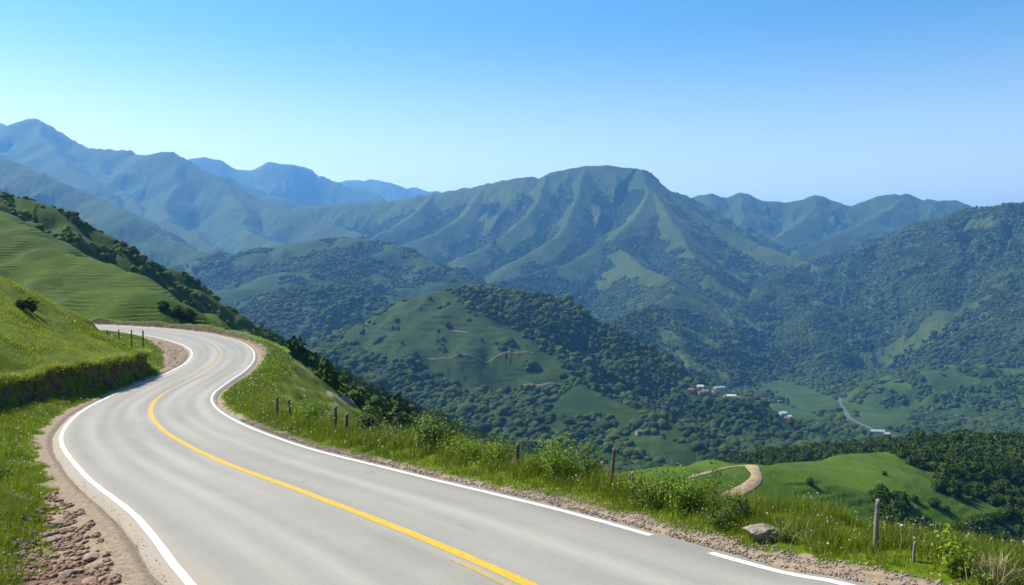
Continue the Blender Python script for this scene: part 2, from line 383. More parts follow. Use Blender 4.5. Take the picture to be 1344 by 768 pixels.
# ---- where woods grow (world masks, from the layout of fields and woods seen in the valley)
def woods(x, y, own, px, py):
    j = lambda sc, a: a * fbm(x, y, sc, 3, 77)
    r = np.hypot(x, y)
    n = np.zeros(x.shape); n2 = np.zeros(x.shape); PX = px.copy(); PY = py.copy()
    for k, (w1, w2) in {'scrub': (45, 14), 'spur': (30, 9), 'track': (60, 14), 'cone': (160, 45), 'woodhill': (220, 60), 'midhill': (320, 90), 'dark': (420, 110), 'field': (180, 55),
                        'table': (520, 140), 'rear': (700, 200), 'blue': (700, 200), 'shade': (600, 200), 'valley': (220, 60)}.items():
        m = own == OI[k]
        if not m.any(): continue
        X, Y = x[m], y[m]
        n[m] = fbm(X, Y, w1, 4, 90); n2[m] = fbm(X, Y, w2, 3, 95)
        PX[m] += 8 * fbm(X, Y, w2 * .6, 3, 81); PY[m] += 5 * fbm(X, Y, w2 * .6, 3, 85)
    f = np.zeros(x.shape)
    is_ = lambda k: own == OI[k]
    f = np.where(is_('scrub'), sstep(-.1, .25, n2 * .8 + n * .5 + np.interp(PX, [0, 150, 250, 330, 420, 480], [-.55, -.5, -.3, .1, .45, .7])), f)
    f = np.where(is_('scrub') & in_poly(PX, PY, [(543, 497), (575, 504), (606, 524), (585, 527), (556, 512)]), 0, f)
    f = np.where(is_('spur'), sstep(.0, .2, n2 + np.interp(PX, [340, 400, 480, 520], [-.45, -.25, .15, .45])), f)
    gC = in_poly(PX, PY, [(440, 446), (500, 410), (555, 378), (588, 380), (620, 409), (655, 423), (702, 447), (718, 464), (760, 496), (802, 521), (850, 545), (820, 556), (770, 547), (722, 556), (720, 532), (757, 506), (690, 507), (612, 512), (580, 500), (555, 479), (500, 470)])
    f = np.where(is_('cone'), np.where(gC, sstep(.42, .55, n2), 1), f)
    f = np.where(is_('woodhill'), np.where(in_poly(PX, PY, [(500, 388), (545, 394), (530, 402), (505, 400)]), 0, 1.), f)
    f = np.where(is_('midhill'), sstep(-.05, .2, n + n2 * .5), f)
    f = np.where(is_('dark'), sstep(-.6, -.4, n + .4 * n2 - np.interp(PY, [330, 400, 440, 500], [-.25, 0, .16, .10])), f)
    gl = in_poly(PX, PY, [(845, 395), (900, 400), (905, 425), (880, 450), (850, 470), (820, 455), (800, 430)])
    f = np.where(is_('dark') & gl, sstep(.1, .3, n2), f)
    f = np.where(is_('table'), sstep(.0, .3, n + .3 * n2 + np.interp(PY, [230, 300, 360, 420], [-.9, -.4, -.05, .2])), f)
    f = np.where(is_('field'), sstep(-.02, .15, n2 + .4 * n), f)
    v = np.ones(x.shape)
    for poly in ([(962, 488), (1002, 492), (1040, 500), (1095, 522), (1100, 545), (1060, 540), (1010, 518), (975, 505)],
                 [(1112, 515), (1150, 520), (1200, 545), (1190, 562), (1135, 555), (1118, 543)],
                 [(996, 528), (1050, 534), (1090, 552), (1060, 556), (1010, 545)],
                 [(905, 510), (935, 512), (950, 520), (918, 520)],
                 [(818, 573), (850, 567), (885, 580), (925, 598), (905, 612), (868, 608), (832, 594)]):
        v = np.where(in_poly(PX, PY, poly), 0, v)
    v = np.where(n2 > .5, 0, v)
    v = np.where(in_poly(px, py, [(1096, 512), (1112, 512), (1118, 545), (1200, 576), (1198, 586), (1108, 557), (1098, 530)]), 0, v)
    v = np.where(in_poly(PX, PY, [(900, 504), (948, 506), (975, 519), (972, 528), (940, 524), (902, 519)]), 0, v)
    f = np.where(is_('valley'), v, np.where(is_('cone') & (PY > 505), np.minimum(f, v), f))
    f = np.where(is_('wood'), 1., f)
    fT = in_poly(PX, PY, [(1176, 592), (1195, 610), (1212, 617), (1238, 620), (1224, 641), (1248, 655), (1287, 652), (1310, 666), (1350, 668), (1500, 668), (1500, 560), (1200, 560)])
    sT = in_poly(PX, PY, [(1148, 645), (1186, 652), (1205, 690), (1250, 698), (1300, 685), (1320, 668), (1500, 668), (1500, 820), (1130, 820), (1150, 700)])
    f = np.where(is_('track'), np.where(fT, 1., np.where(sT, sstep(-.3, -.05, n2), 0)), f)
    return np.clip(f, 0, 1)


def boxblur(a, n):
    for ax in (0, 1):
        c = np.cumsum(np.pad(a, [(n + 1, n) if i == ax else (0, 0) for i in (0, 1)], mode='edge'), axis=ax)
        a = (np.take(c, np.arange(2 * n + 1, c.shape[ax]), ax) - np.take(c, np.arange(0, c.shape[ax] - 2 * n - 1), ax)) / (2 * n + 1)
    return a


GREL = (GH - boxblur(GH, 9)) / GR * 1000


GW = woods(GX, GY, GO, GPX, GPY)
_far = np.isin(GO, [OI[k] for k in ('table', 'rear', 'blue', 'shade', 'pale', 'midhill')])
GW = np.where(_far, np.maximum(GW, .74 * sstep(.1, -1.4, GREL + .8 * fbm(GX, GY, 90, 3, 99))), GW)


# ------------------------------------------------------------------ helpers for objects
def tag(o, label, cat, group=None, kind=None):
    o['label'] = label; o['category'] = cat
    if group: o['group'] = group
    if kind: o['kind'] = kind
    return o


def link(name, me, mat=None, parent=None):
    o = bpy.data.objects.new(name, me); C.objects.link(o)
    if mat is not None:
        for m in (mat if isinstance(mat, (list, tuple)) else [mat]):
            me.materials.append(m)
    if parent is not None: o.parent = parent
    return o


def mesh_np(name, V, Fq, smooth=False):
    """V (n,3), Fq (m,k) with constant k"""
    V = np.asarray(V, np.float32); Fq = np.asarray(Fq, np.int32)
    me = bpy.data.meshes.new(name)
    me.vertices.add(len(V)); me.vertices.foreach_set('co', V.ravel())
    m, k = Fq.shape
    me.loops.add(m * k); me.loops.foreach_set('vertex_index', Fq.ravel())
    me.polygons.add(m); me.polygons.foreach_set('loop_start', np.arange(0, m * k, k, dtype=np.int32))
    try:
        me.polygons.foreach_set('loop_total', np.full(m, k, np.int32))
    except Exception:
        pass
    if smooth: me.polygons.foreach_set('use_smooth', np.ones(m, bool))
    me.update(calc_edges=True); me.validate()
    return me


def set_col(me, name, col):
    col = np.asarray(col, np.float32)
    if col.shape[1] == 3: col = np.column_stack([col, np.ones(len(col), np.float32)])
    a = me.color_attributes.new(name, 'FLOAT_COLOR', 'POINT')
    a.data.foreach_set('color', col.astype(np.float32).ravel())


# ------------------------------------------------------------------ node helpers
def new_mat(name):
    m = bpy.data.materials.new(name); m.use_nodes = True
    nt = m.node_tree; nt.nodes.clear()
    out = nt.nodes.new('ShaderNodeOutputMaterial')
    return m, nt, out


class NT:
    def __init__(s, nt): s.nt = nt

    def n(s, t, **k):
        nd = s.nt.nodes.new(t)
        for a, b in k.items(): setattr(nd, a, b)
        return nd

    def l(s, a, b): s.nt.links.new(a, b)

    def val(s, sock, v):
        if hasattr(v, 'links') or hasattr(v, 'is_linked'): s.l(v, sock)
        else: sock.default_value = v

    def math(s, op, a, b=None, c=None, clamp=False):
        nd = s.n('ShaderNodeMath', operation=op, use_clamp=clamp)
        s.val(nd.inputs[0], a)
        if b is not None: s.val(nd.inputs[1], b)
        if c is not None: s.val(nd.inputs[2], c)
        return nd.outputs[0]

    def noise(s, vec, scale, detail=4, rough=.55, dist=0.):
        nd = s.n('ShaderNodeTexNoise'); s.l(vec, nd.inputs['Vector'])
        nd.inputs['Scale'].default_value = scale; nd.inputs['Detail'].default_value = detail
        nd.inputs['Roughness'].default_value = rough; nd.inputs['Distortion'].default_value = dist
        return nd.outputs[0]

    def mix(s, f, a, b, mode='MIX'):
        nd = s.n('ShaderNodeMix', data_type='RGBA', blend_type=mode); nd.clamp_factor = True
        s.val(nd.inputs[0], f); s.val(nd.inputs[6], a if hasattr(a, 'is_linked') else (*a, 1)); s.val(nd.inputs[7], b if hasattr(b, 'is_linked') else (*b, 1))
        return nd.outputs[2]

    def ramp(s, f, a, b, lo=0., hi=1.):
        nd = s.n('ShaderNodeMapRange'); nd.interpolation_type = 'SMOOTHSTEP'
        s.val(nd.inputs[0], f); nd.inputs[1].default_value = a; nd.inputs[2].default_value = b
        nd.inputs[3].default_value = lo; nd.inputs[4].default_value = hi
        return nd.outputs[0]

    def pos(s): return s.n('ShaderNodeNewGeometry').outputs['Position']

    def attr(s, name):
        nd = s.n('ShaderNodeAttribute'); nd.attribute_name = name
        sp = s.n('ShaderNodeSeparateColor'); s.l(nd.outputs['Color'], sp.inputs[0])
        return nd.outputs['Color'], sp.outputs

    def bump(s, h, strength, dist):
        nd = s.n('ShaderNodeBump'); s.l(h, nd.inputs['Height'])
        nd.inputs['Strength'].default_value = strength; nd.inputs['Distance'].default_value = dist
        return nd.outputs[0]

    def bsdf(s, out, col, rough=.9, normal=None, spec=.2, trans=None):
        b = s.n('ShaderNodeBsdfPrincipled')
        s.val(b.inputs['Base Color'], col if hasattr(col, 'is_linked') else (*col, 1)); s.val(b.inputs['Roughness'], rough)
        b.inputs['Specular IOR Level'].default_value = spec
        if normal is not None: s.l(normal, b.inputs['Normal'])
        res = b.outputs[0]
        if trans:
            t = s.n('ShaderNodeBsdfTranslucent'); s.val(t.inputs[0], col if hasattr(col, 'is_linked') else (*col, 1))
            mx = s.n('ShaderNodeMixShader'); mx.inputs[0].default_value = trans
            s.l(b.outputs[0], mx.inputs[1]); s.l(t.outputs[0], mx.inputs[2]); res = mx.outputs[0]
        s.l(res, out.inputs[0])
        return b


def ground_material(name, ca, cb, cdry, size, bumpd, rows=0., wood=(.012, .026, .012), soil=(.275, .21, .148)):
    """grass of two greens with dry patches; woods floor and bare earth by mask; size = metres of the main patches"""
    m, nt, out = new_mat(name); g = NT(nt); p = g.pos()
    _, k = g.attr('mask')
    n1 = g.noise(p, 1 / size, 5, .6); n2 = g.noise(p, 6 / size, 5, .6); n3 = g.noise(p, 40 / size, 4, .65)
    c = g.mix(g.ramp(n1, .38, .62), ca, cb)
    c = g.mix(g.math('MULTIPLY', g.ramp(n2, .5, .72), .55), c, cdry)
    c = g.mix(g.ramp(n3, .35, .7, 0, .45), c, tuple(.5 * v for v in ca))
    h = g.math('ADD', g.math('MULTIPLY', n2, .7), g.math('MULTIPLY', n3, .3))
    if rows:
        sp = g.n('ShaderNodeSeparateXYZ'); g.l(p, sp.inputs[0])
        zz = g.math('ADD', sp.outputs[2], g.math('MULTIPLY', n2, rows * .9))
        zz = g.math('ADD', zz, g.math('MULTIPLY', n1, rows * 3.))
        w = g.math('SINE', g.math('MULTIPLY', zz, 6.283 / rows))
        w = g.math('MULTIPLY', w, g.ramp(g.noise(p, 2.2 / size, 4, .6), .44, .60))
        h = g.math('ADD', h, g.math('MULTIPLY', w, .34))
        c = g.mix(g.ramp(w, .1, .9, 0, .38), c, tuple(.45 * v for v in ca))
    c = g.mix(g.ramp(k[0], .35, .75), c, g.mix(g.ramp(n3, .3, .7), wood, tuple(2.2 * v for v in wood)))
    sc = g.mix(g.ramp(n3, .3, .7), soil, tuple(.62 * v for v in soil))
    c = g.mix(g.ramp(g.math('ADD', k[1], g.math('MULTIPLY', g.math('SUBTRACT', n3, .5), .5)), .4, .6), c, sc)
    rc = g.mix(g.ramp(n3, .3, .7), (.085, .050, .034), (.165, .100, .068))
    c = g.mix(g.ramp(g.math('ADD', k[2], g.math('MULTIPLY', g.math('SUBTRACT', n3, .5), .6)), .4, .6), c, rc)
    g.bsdf(out, c, .95, g.bump(h, .8, bumpd), .1)
    return m


NEARG = ((.060, .098, .003), (.105, .145, .004), (.15, .14, .016))
MIDG = ((.018, .040, .006), (.030, .056, .008), (.058, .064, .018))
FARG = ((.036, .060, .010), (.062, .086, .014), (.094, .092, .030))
OMAT = {}
OMAT['ground'] = ground_material('near_grass_ground', *NEARG, 6., .10)
OMAT['terraced'] = ground_material('terraced_grass', (.030, .062, .004), (.056, .092, .005), (.09, .10, .014), 14., .26, rows=.62)
OMAT['scrub'] = ground_material('scrub_slope', (.026, .056, .005), (.050, .085, .007), (.08, .09, .018), 20., .6, wood=(.022, .046, .008))
OMAT['spur'] = ground_material('spur_slope', (.038, .085, .008), (.062, .118, .012), (.11, .115, .028), 12., .5)
OMAT['track'] = ground_material('pasture', (.038, .080, .005), (.066, .114, .008), (.11, .12, .02), 24., .5, rows=2.2)
OMAT['wood'] = ground_material('wood_floor', (.04, .07, .01), (.05, .09, .014), (.07, .1, .02), 30., .8)
OMAT['cone'] = ground_material('hill_pasture', *MIDG, 120., 2.0, rows=9.)
for k_ in ('woodhill', 'midhill', 'field', 'valley'):
    OMAT[k_] = ground_material(k_ + '_ground', *[tuple(v * (1.5 if k_ in ('field', 'valley') else 1.1) for v in q) for q in MIDG], 160., 3., wood=(.016, .034, .014))
for k_ in ('dark', 'table', 'rear', 'blue', 'shade', 'pale'):
    OMAT[k_] = ground_material(k_ + '_slope', *FARG, 420., 22., wood=(.022, .042, .016))

OBJ = {'ground': ('ground', 'grass covered ground of the verges and the bright mound inside the bend', 'ground'),
       'terraced': ('hill', 'bright green hill ribbed with cattle terraces behind the bend', 'hill'),
       'scrub': ('hill', 'long scrubby ridge running down behind the terraced hill into the valley', 'hill'),
       'spur': ('hill', 'short steep spurs falling away below the outside of the bend', 'hill'),
       'track': ('hill', 'smooth green pasture hill crossed by a dirt track below the verge', 'hill'),
       'wood': ('hill', 'rounded rise under dense trees next to the pasture with the track', 'hill'),
       'cone': ('hill', 'cone shaped hill of pale pasture with woods on its far flank', 'hill'),
       'woodhill': ('hill', 'low hill wooded all over behind the cone shaped hill', 'hill'),
       'midhill': ('hill', 'broad hill of pasture and woods below the blue mountains', 'hill'),
       'dark': ('mountain', 'dark forested mountain rising above the village', 'mountain'),
       'field': ('hill', 'low pasture hills dotted with copses at the foot of the dark mountain', 'hill'),
       'table': ('mountain', 'flat topped mountain with fluted grassy faces', 'mountain'),
       'rear': ('mountain', 'long fluted ridge behind the dark mountain', 'mountain'),
       'blue': ('mountain', 'tall pointed blue mountain on the skyline', 'mountain'),
       'shade': ('mountain', 'dark blue slope in front of the tall pointed mountain', 'mountain'),
       'pale': ('mountain', 'pale blue ridges fading on the horizon', 'mountain'),
       'valley': ('valley', 'valley floor of woods and small fields around the village', 'valley')}


# bare earth mask: shoulders, the gravel inside the bend, and the dirt tracks
def path_px(pts, rmin):
    return np.array([hit(a, b, rmin) for a, b in pts])


def smooth_path(P, n=10):
    return catmull(np.asarray(P, float), n)


GS = np.zeros_like(GH)
mnear = (GR < 190) & (GX < 60)
s_, u_, zr_, wl_, wr_ = road_su(GX[mnear], GY[mnear])
jn = fbm(GX[mnear], GY[mnear], .9, 3, 33)
el, er = -u_ - wl_, u_ - wr_
soil = np.where(u_ < 0, sstep(.18, -.18, el - shoulder_left(s_) + .35 * jn), sstep(.15, -.15, er - shoulder_right(s_) + .3 * jn))
# the raw earth on the steep outer slope of the bend
soil = np.maximum(soil, np.where((u_ > 0) & (s_ > 106) & (s_ < 150), sstep(.35, .55, fbm(GX[mnear], GY[mnear], 3.2, 3, 41)) * sstep(2.6, 3.6, er) * sstep(16, 8, er), 0))
soil = np.maximum(soil, np.where((u_ > 0) & (s_ > 146), sstep(2.3, 1.9, er + .2 * jn), 0))
GS[mnear] = soil
GB = np.zeros_like(GH)
GB[mnear] = np.where((u_ < 0) & (s_ < 70), sstep(.95, 1.2, el + .3 * jn) * sstep(3.0, 2.6, el + .3 * jn) * sstep(79, 74, s_ + jn), 0)

ni, nj = GH.shape
idx = np.arange(ni * nj).reshape(ni, nj)
Q = np.stack([idx[:-1, :-1], idx[:-1, 1:], idx[1:, 1:], idx[1:, :-1]], -1)
fo = GO[:-1, :-1]
allV = np.stack([GX, GY, GH], -1).reshape(-1, 3)
tu = np.gradient(np.stack([GX, GY, GH], -1), axis=0); tv = np.gradient(np.stack([GX, GY, GH], -1), axis=1)
allN = np.cross(tv, tu); allN /= np.linalg.norm(allN, axis=-1, keepdims=True) + 1e-12
allN = np.where(allN[..., 2:] < 0, -allN, allN).reshape(-1, 3)
for name in OWN:
    q = Q[fo == OI[name]]
    if not len(q): continue
    uq, inv = np.unique(q, return_inverse=True)
    me = mesh_np(name, allV[uq], inv.reshape(q.shape), True)
    me.normals_split_custom_set_from_vertices(allN[uq].tolist())
    set_col(me, 'mask', np.column_stack([GW.ravel()[uq], GS.ravel()[uq], GB.ravel()[uq]]))
    nm, lb, ct = OBJ[name]
    tag(link(nm, me, OMAT[name]), lb, ct, kind='structure')

# ------------------------------------------------------------------ road, markings
def strip(s0, s1, ulo, uhi, nl, dz, ds=.5, skirt=0.):
    """strip along the road between lateral offsets given as functions of s"""
    S = np.arange(s0, s1 + 1e-6, ds); rows = []
    f = np.linspace(0, 1, nl)
    a, b = ulo(S), uhi(S)
    V = []; UV = []
    for t in f:
        V.append(road_pt(S, a + (b - a) * t, dz)); UV.append(np.column_stack([a + (b - a) * t, S]))
    if skirt:
        V = [road_pt(S, a - .12, dz - skirt)] + V + [road_pt(S, b + .12, dz - skirt)]
        UV = [UV[0]] + UV + [UV[-1]]
    V = np.stack(V, 1); UV = np.stack(UV, 1)
    n, k = V.shape[:2]; ix = np.arange(n * k).reshape(n, k)
    Fq = np.stack([ix[:-1, :-1], ix[:-1, 1:], ix[1:, 1:], ix[1:, :-1]], -1).reshape(-1, 4)
    return V.reshape(-1, 3), Fq, UV.reshape(-1, 2)


def lane_col(uv):
    return np.column_stack([uv[:, 0] / 20 + .5, uv[:, 1] / 400, np.zeros(len(uv))])


wlf = lambda s: np.interp(s, RS, RC[:, 3]); wrf = lambda s: np.interp(s, RS, RC[:, 4]); wmf = lambda s: np.interp(s, RS, RC[:, 5])
jit = lambda s, k: .07 * fbm(s, s * 0 + k, 1.7, 4, 7)


def asphalt_nodes(g, p):
    """grey aggregate with polished wheel paths; returns colour and height"""
    _, k = g.attr('lane')
    u = g.math('MULTIPLY', g.math('SUBTRACT', k[0], .5), 20.)
    sv = g.math('MULTIPLY', k[1], 400.)
    cmb = g.n('ShaderNodeCombineXYZ'); g.l(u, cmb.inputs[0]); g.l(g.math('MULTIPLY', sv, .06), cmb.inputs[1])
    long = g.noise(cmb.outputs[0], .8, 3, .5)
    fine = g.noise(p, 34., 5, .75); mid = g.noise(p, .5, 5, .6); spk = g.noise(p, 150., 2, .6)
    # wheel paths: two per lane
    au = g.math('ABSOLUTE', u)
    wp = g.math('ABSOLUTE', g.math('SUBTRACT', g.math('PINGPONG', g.math('ADD', au, .1), .95), .42))
    c = g.mix(g.ramp(long, .36, .66), (.262, .246, .212), (.335, .316, .274))
    c = g.mix(g.ramp(wp, .0, .48, .42, 0), c, (.185, .172, .148))
    c = g.mix(g.ramp(mid, .45, .75, 0, .25), c, (.35, .325, .275))
    c = g.mix(g.ramp(fine, .30, .70, .40, 0), c, (.10, .096, .09))
    c = g.mix(g.ramp(spk, .60, .76, 0, .35), c, (.40, .385, .36))
    # seams and cracks
    wv = g.n('ShaderNodeTexVoronoi', feature='DISTANCE_TO_EDGE'); wv.inputs['Scale'].default_value = .17
    ws = g.n('ShaderNodeVectorMath', operation='ADD'); g.l(p, ws.inputs[0])
    nz = g.n('ShaderNodeTexNoise'); nz.inputs['Scale'].default_value = .9; nz.inputs['Detail'].default_value = 5; g.l(p, nz.inputs['Vector'])
    sc_ = g.n('ShaderNodeVectorMath', operation='SCALE'); g.l(nz.outputs['Color'], sc_.inputs[0]); sc_.inputs['Scale'].default_value = 1.6
    g.l(sc_.outputs[0], ws.inputs[1]); g.l(ws.outputs[0], wv.inputs['Vector'])
    cr = g.math('MULTIPLY', g.ramp(wv.outputs['Distance'], .002, .006, 1, 0), g.ramp(g.noise(p, .23, 3), .54, .64, 0, .35))
    c = g.mix(cr, c, (.07, .065, .06))
    # dusty edges
    ed = g.ramp(g.math('ADD', au, g.math('MULTIPLY', mid, .8)), 3.75, 4.35, 0, .75)
    c = g.mix(ed, c, (.27, .225, .175))
    h = g.math('SUBTRACT', g.math('ADD', fine, g.math('MULTIPLY', spk, .5)), cr)
    return c, h, u, sv, fine, mid


m_road, nt, out = new_mat('asphalt'); g = NT(nt); p_ = g.pos()
c_, h_, *_x = asphalt_nodes(g, p_)
g.bsdf(out, c_, .85, g.bump(h_, .45, .012), .25)


YP = road_pt(RS, wmf(RS)); _a, _b = toimg(YP[:, 0], YP[:, 1], YP[:, 2]); _k = lambda y: RS[(YP[:, 1] > 8) & (RS > 44)][np.argmin(np.abs(_b[(YP[:, 1] > 8) & (RS > 44)] - y))]
YF = (_k(530), _k(514), _k(452), _k(447))


def paint(name, col, wear):
    m, nt, out = new_mat(name); g = NT(nt); p = g.pos()
    c, h, u, sv, fine, mid = asphalt_nodes(g, p)
    k = g.math('ADD', g.math('MULTIPLY', g.noise(p, 2.2, 5, .7), .75), g.math('MULTIPLY', fine, .35))
    if wear == 'far':      # the yellow is nearly gone in the bend
        k = g.math('ADD', k, g.ramp(sv, YF[0], YF[1], -.06, .16))
        k = g.math('ADD', k, g.ramp(sv, YF[2], YF[3], 0, .35))
    elif wear:
        k = g.math('ADD', k, wear)
    k = g.math('ADD', k, g.math('MULTIPLY', g.math('SUBTRACT', g.noise(p, 14., 4, .8), .5), .55))
    f = g.ramp(k, .60, .78)
    cc = g.mix(g.ramp(g.noise(p, 9., 4, .7), .3, .75, 0, .55), col, tuple(.6 * v for v in col))
    g.bsdf(out, g.mix(f, cc, c), .6, g.bump(h, .3, .008), .3)
    return m


S0, S1 = 0., RS[-1]
V_, F_, UV_ = strip(S0, S1, lambda s: -wlf(s) - .22 + jit(s, 1), lambda s: wrf(s) + .22 + jit(s, 4), 15, 0., .25, .14)
me = mesh_np('road', V_, F_[:, ::-1], True); set_col(me, 'lane', lane_col(UV_))
tag(link('road', me, m_road), 'worn grey asphalt road winding through an S bend', 'road', kind='structure')


def marking(label, u0, width, ranges, mat, dz=.006, nm='road_marking'):
    VV, FF, UU = [], [], []; n = 0
    for a, b in ranges:
        V, Fq, UV = strip(a, b, lambda s: u0(s) - width / 2 + .03 * width * np.sin(s * 2.1) + .02 * width * np.sin(s * 13), lambda s: u0(s) + width / 2 + .03 * width * np.sin(s * 3.3 + 1), 3, dz, .25)
        VV.append(V); FF.append(Fq + n); UU.append(UV); n += len(V)
    V = np.vstack(VV); me = mesh_np(nm, V, np.vstack(FF)[:, ::-1], True); set_col(me, 'lane', lane_col(np.vstack(UU)))
    return tag(link(nm, me, mat), label, 'road marking', kind='structure')


def s_at(px, side):
    """station where the line at the given side crosses an image column, nearest first"""
    P = road_pt(RS, (-wlf(RS) if side < 0 else wrf(RS) if side > 0 else wmf(RS)))
    a, b = toimg(P[:, 0], P[:, 1], P[:, 2]); ok = (P[:, 1] > 3)
    k = np.where(ok[:-1] & ((a[:-1] - px) * (a[1:] - px) <= 0))[0]
    return RS[k[0]]


m_white = paint('white_paint', (.62, .61, .575), -.02); m_white2 = paint('white_paint_worn', (.60, .59, .56), .02)
m_yel = paint('yellow_paint', (.56, .32, .016), 'far'); m_yel2 = paint('yellow_paint_worn', (.45, .27, .04), .12)
g0, g1 = s_at(848, 1), s_at(931, 1)
marking('solid white edge line on the inner side of the road', lambda s: -wlf(s), .155, [(S0, S1)], m_white)
marking('solid white edge line along the valley side of the road', lambda s: wrf(s), .15, [(S0, g0 - 0.), (g1, S1)] if g0 < g1 else [(S0, g1), (g0, S1)], m_white2)
marking('yellow centre line fading out in the bend', wmf, .21, [(S0, S1 - 60)], m_yel)
marking('worn thin second yellow stripe beside the centre line', lambda s: wmf(s) - .27, .09, [(S0, s_at(596, 0))], m_yel2)


# ------------------------------------------------------------------ dirt tracks and valley road
def soil_mat(name, a, b, sc=1.):
    m, nt, out = new_mat(name); g = NT(nt); p = g.pos()
    n1 = g.noise(p, 1.3 * sc, 5, .65); n2 = g.noise(p, 16. * sc, 4, .7)
    c = g.mix(g.ramp(n1, .35, .65), a, b); c = g.mix(g.ramp(n2, .3, .6, .5, 0), c, tuple(.5 * v for v in b))
    g.bsdf(out, c, .95, g.bump(g.math('ADD', n1, g.math('MULTIPLY', n2, .4)), .7, .08 / sc), .1)
    return m


M_DIRT = soil_mat('dirt', (.40, .29, .18), (.27, .19, .12), .4)
M_EARTH = soil_mat('bare_earth', (.20, .15, .085), (.14, .11, .06), .08)
M_TARMAC = soil_mat('valley_tarmac', (.11, .115, .12), (.08, .08, .085), .1)


def ribbon(name, pts, rmin, width, lift, mat, label, cat='path', n=12):
    P = smooth_path(path_px(pts, rmin), n)
    T = np.gradient(P[:, :2], axis=0); T /= np.linalg.norm(T, axis=1)[:, None] + 1e-9; N = np.column_stack([T[:, 1], -T[:, 0]])
    k = 7; f = np.linspace(-.5, .5, k); V = []
    wj = width * (1 + .3 * fbm(P[:, 0], P[:, 1], width * 4, 2, 5))
    for t in f:
        q = P[:, :2] + N * (t * wj)[:, None]
        V.append(np.column_stack([q, gsample(q[:, 0], q[:, 1]) + lift * (1 - 2.6 * abs(t) ** 3 * 2)]))
    V = np.stack(V, 1); n_ = len(P); ix = np.arange(n_ * k).reshape(n_, k)
    Fq = np.stack([ix[:-1, :-1], ix[:-1, 1:], ix[1:, 1:], ix[1:, :-1]], -1).reshape(-1, 4)[:, ::-1]
    me = mesh_np(name, V.reshape(-1, 3), Fq, True)
    return tag(link(name, me, mat), label, cat, kind='structure'), P


# ------------------------------------------------------------------ the undercut earth bank below the mound
def earth_bank():
    P = catmull(BANK[2:15], 40); L = np.r_[0, np.cumsum(np.linalg.norm(np.diff(P, axis=0), axis=1))]
    S = np.arange(0, L[-1], .16); X = np.interp(S, L, P[:, 0]); Y = np.interp(S, L, P[:, 1])
    T = np.gradient(np.column_stack([X, Y]), axis=0); T /= np.linalg.norm(T, axis=1)[:, None]
    N = np.column_stack([-T[:, 1], T[:, 0]])             # into the mound
    endt = sstep(L[-1] - 1., L[-1] - 9, S) * sstep(0, 3, S)
    k = 18; V = []
    zb = gsample(X - N[:, 0] * .35, Y - N[:, 1] * .35) - .25
    zt = gsample(X + N[:, 0] * .95, Y + N[:, 1] * .95) + .06
    zt = zb + np.maximum(zt - zb, .05)
    tuft = fbm(S, S * 0, 1.6, 3, 71); zt = zt + .16 * fbm(S, S * 0, 3.1, 3, 74) * sstep(.3, 1., zt - zb)
    for i in range(k):
        t = i / (k - 1)
        if t < .8:
            v = t / .8
            off = -.05 + .42 * v + (.12 + .50 * fbm(S, v * 2.2 + 0 * S, 1.7, 4, 72)) * math.sin(math.pi * min(v + .1, 1)) - .20 * sstep(.75, 1., v) * (1 + tuft)
            z = zb + (zt - zb) * v * (1.0) + .1 * fbm(S, v * 3 + 0 * S, .9, 2, 75)
        else:
            v = (t - .8) / .2
            off = -.0 + v * 1.0 - .1 * (1 - v) * tuft
            z = zt + .10 * math.sin(math.pi * v) * (1 + tuft) - .16 * v
        off = off * np.maximum(endt, .25)
        z = zb + (z - zb) * np.maximum(endt, 0) - (1 - endt) * .3
        V.append(np.column_stack([X + N[:, 0] * off, Y + N[:, 1] * off, z]))
    V = np.stack(V, 1); n_ = len(S); ix = np.arange(n_ * k).reshape(n_, k)
    Fq = np.stack([ix[:-1, :-1], ix[:-1, 1:], ix[1:, 1:], ix[1:, :-1]], -1).reshape(-1, 4)[:, ::-1]
    me = mesh_np('earth_bank', V.reshape(-1, 3), Fq, True)
    gc = np.tile(np.r_[np.linspace(0, .25, 14), np.ones(4)], n_) + .25 * fbm(V[..., 0].ravel() + V[..., 2].ravel() * 2, V[..., 1].ravel(), .8, 3, 78)
    set_col(me, 'mask', np.column_stack([np.clip(gc, 0, 1), gc * 0, gc * 0]))
    return me, V


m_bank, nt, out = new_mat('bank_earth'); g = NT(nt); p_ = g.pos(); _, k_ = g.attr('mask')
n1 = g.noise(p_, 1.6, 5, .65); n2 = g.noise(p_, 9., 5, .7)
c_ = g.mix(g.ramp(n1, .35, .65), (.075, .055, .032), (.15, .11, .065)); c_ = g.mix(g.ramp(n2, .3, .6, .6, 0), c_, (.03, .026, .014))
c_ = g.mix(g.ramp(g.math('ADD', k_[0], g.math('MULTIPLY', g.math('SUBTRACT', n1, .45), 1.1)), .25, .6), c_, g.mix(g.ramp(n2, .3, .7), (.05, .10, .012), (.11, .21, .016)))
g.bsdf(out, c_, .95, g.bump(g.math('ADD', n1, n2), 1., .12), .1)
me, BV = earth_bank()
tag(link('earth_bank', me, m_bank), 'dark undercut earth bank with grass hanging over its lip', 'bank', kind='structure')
# ------------------------------------------------------------------ vegetation materials
def leaf_mat(name, dark, light, trans=.3, attr='tint'):
    m, nt, out = new_mat(name); g = NT(nt)
    _, k = g.attr(attr)
    c = g.mix(k[0], dark, light)
    c = g.mix(k[1], c, (.22, .19, .075))          # dry blades and seed heads
    c = g.mix(k[2], c, (.55, .55, .42))          # small pale flowers
    g.bsdf(out, c, .6, None, .25, trans)
    return m


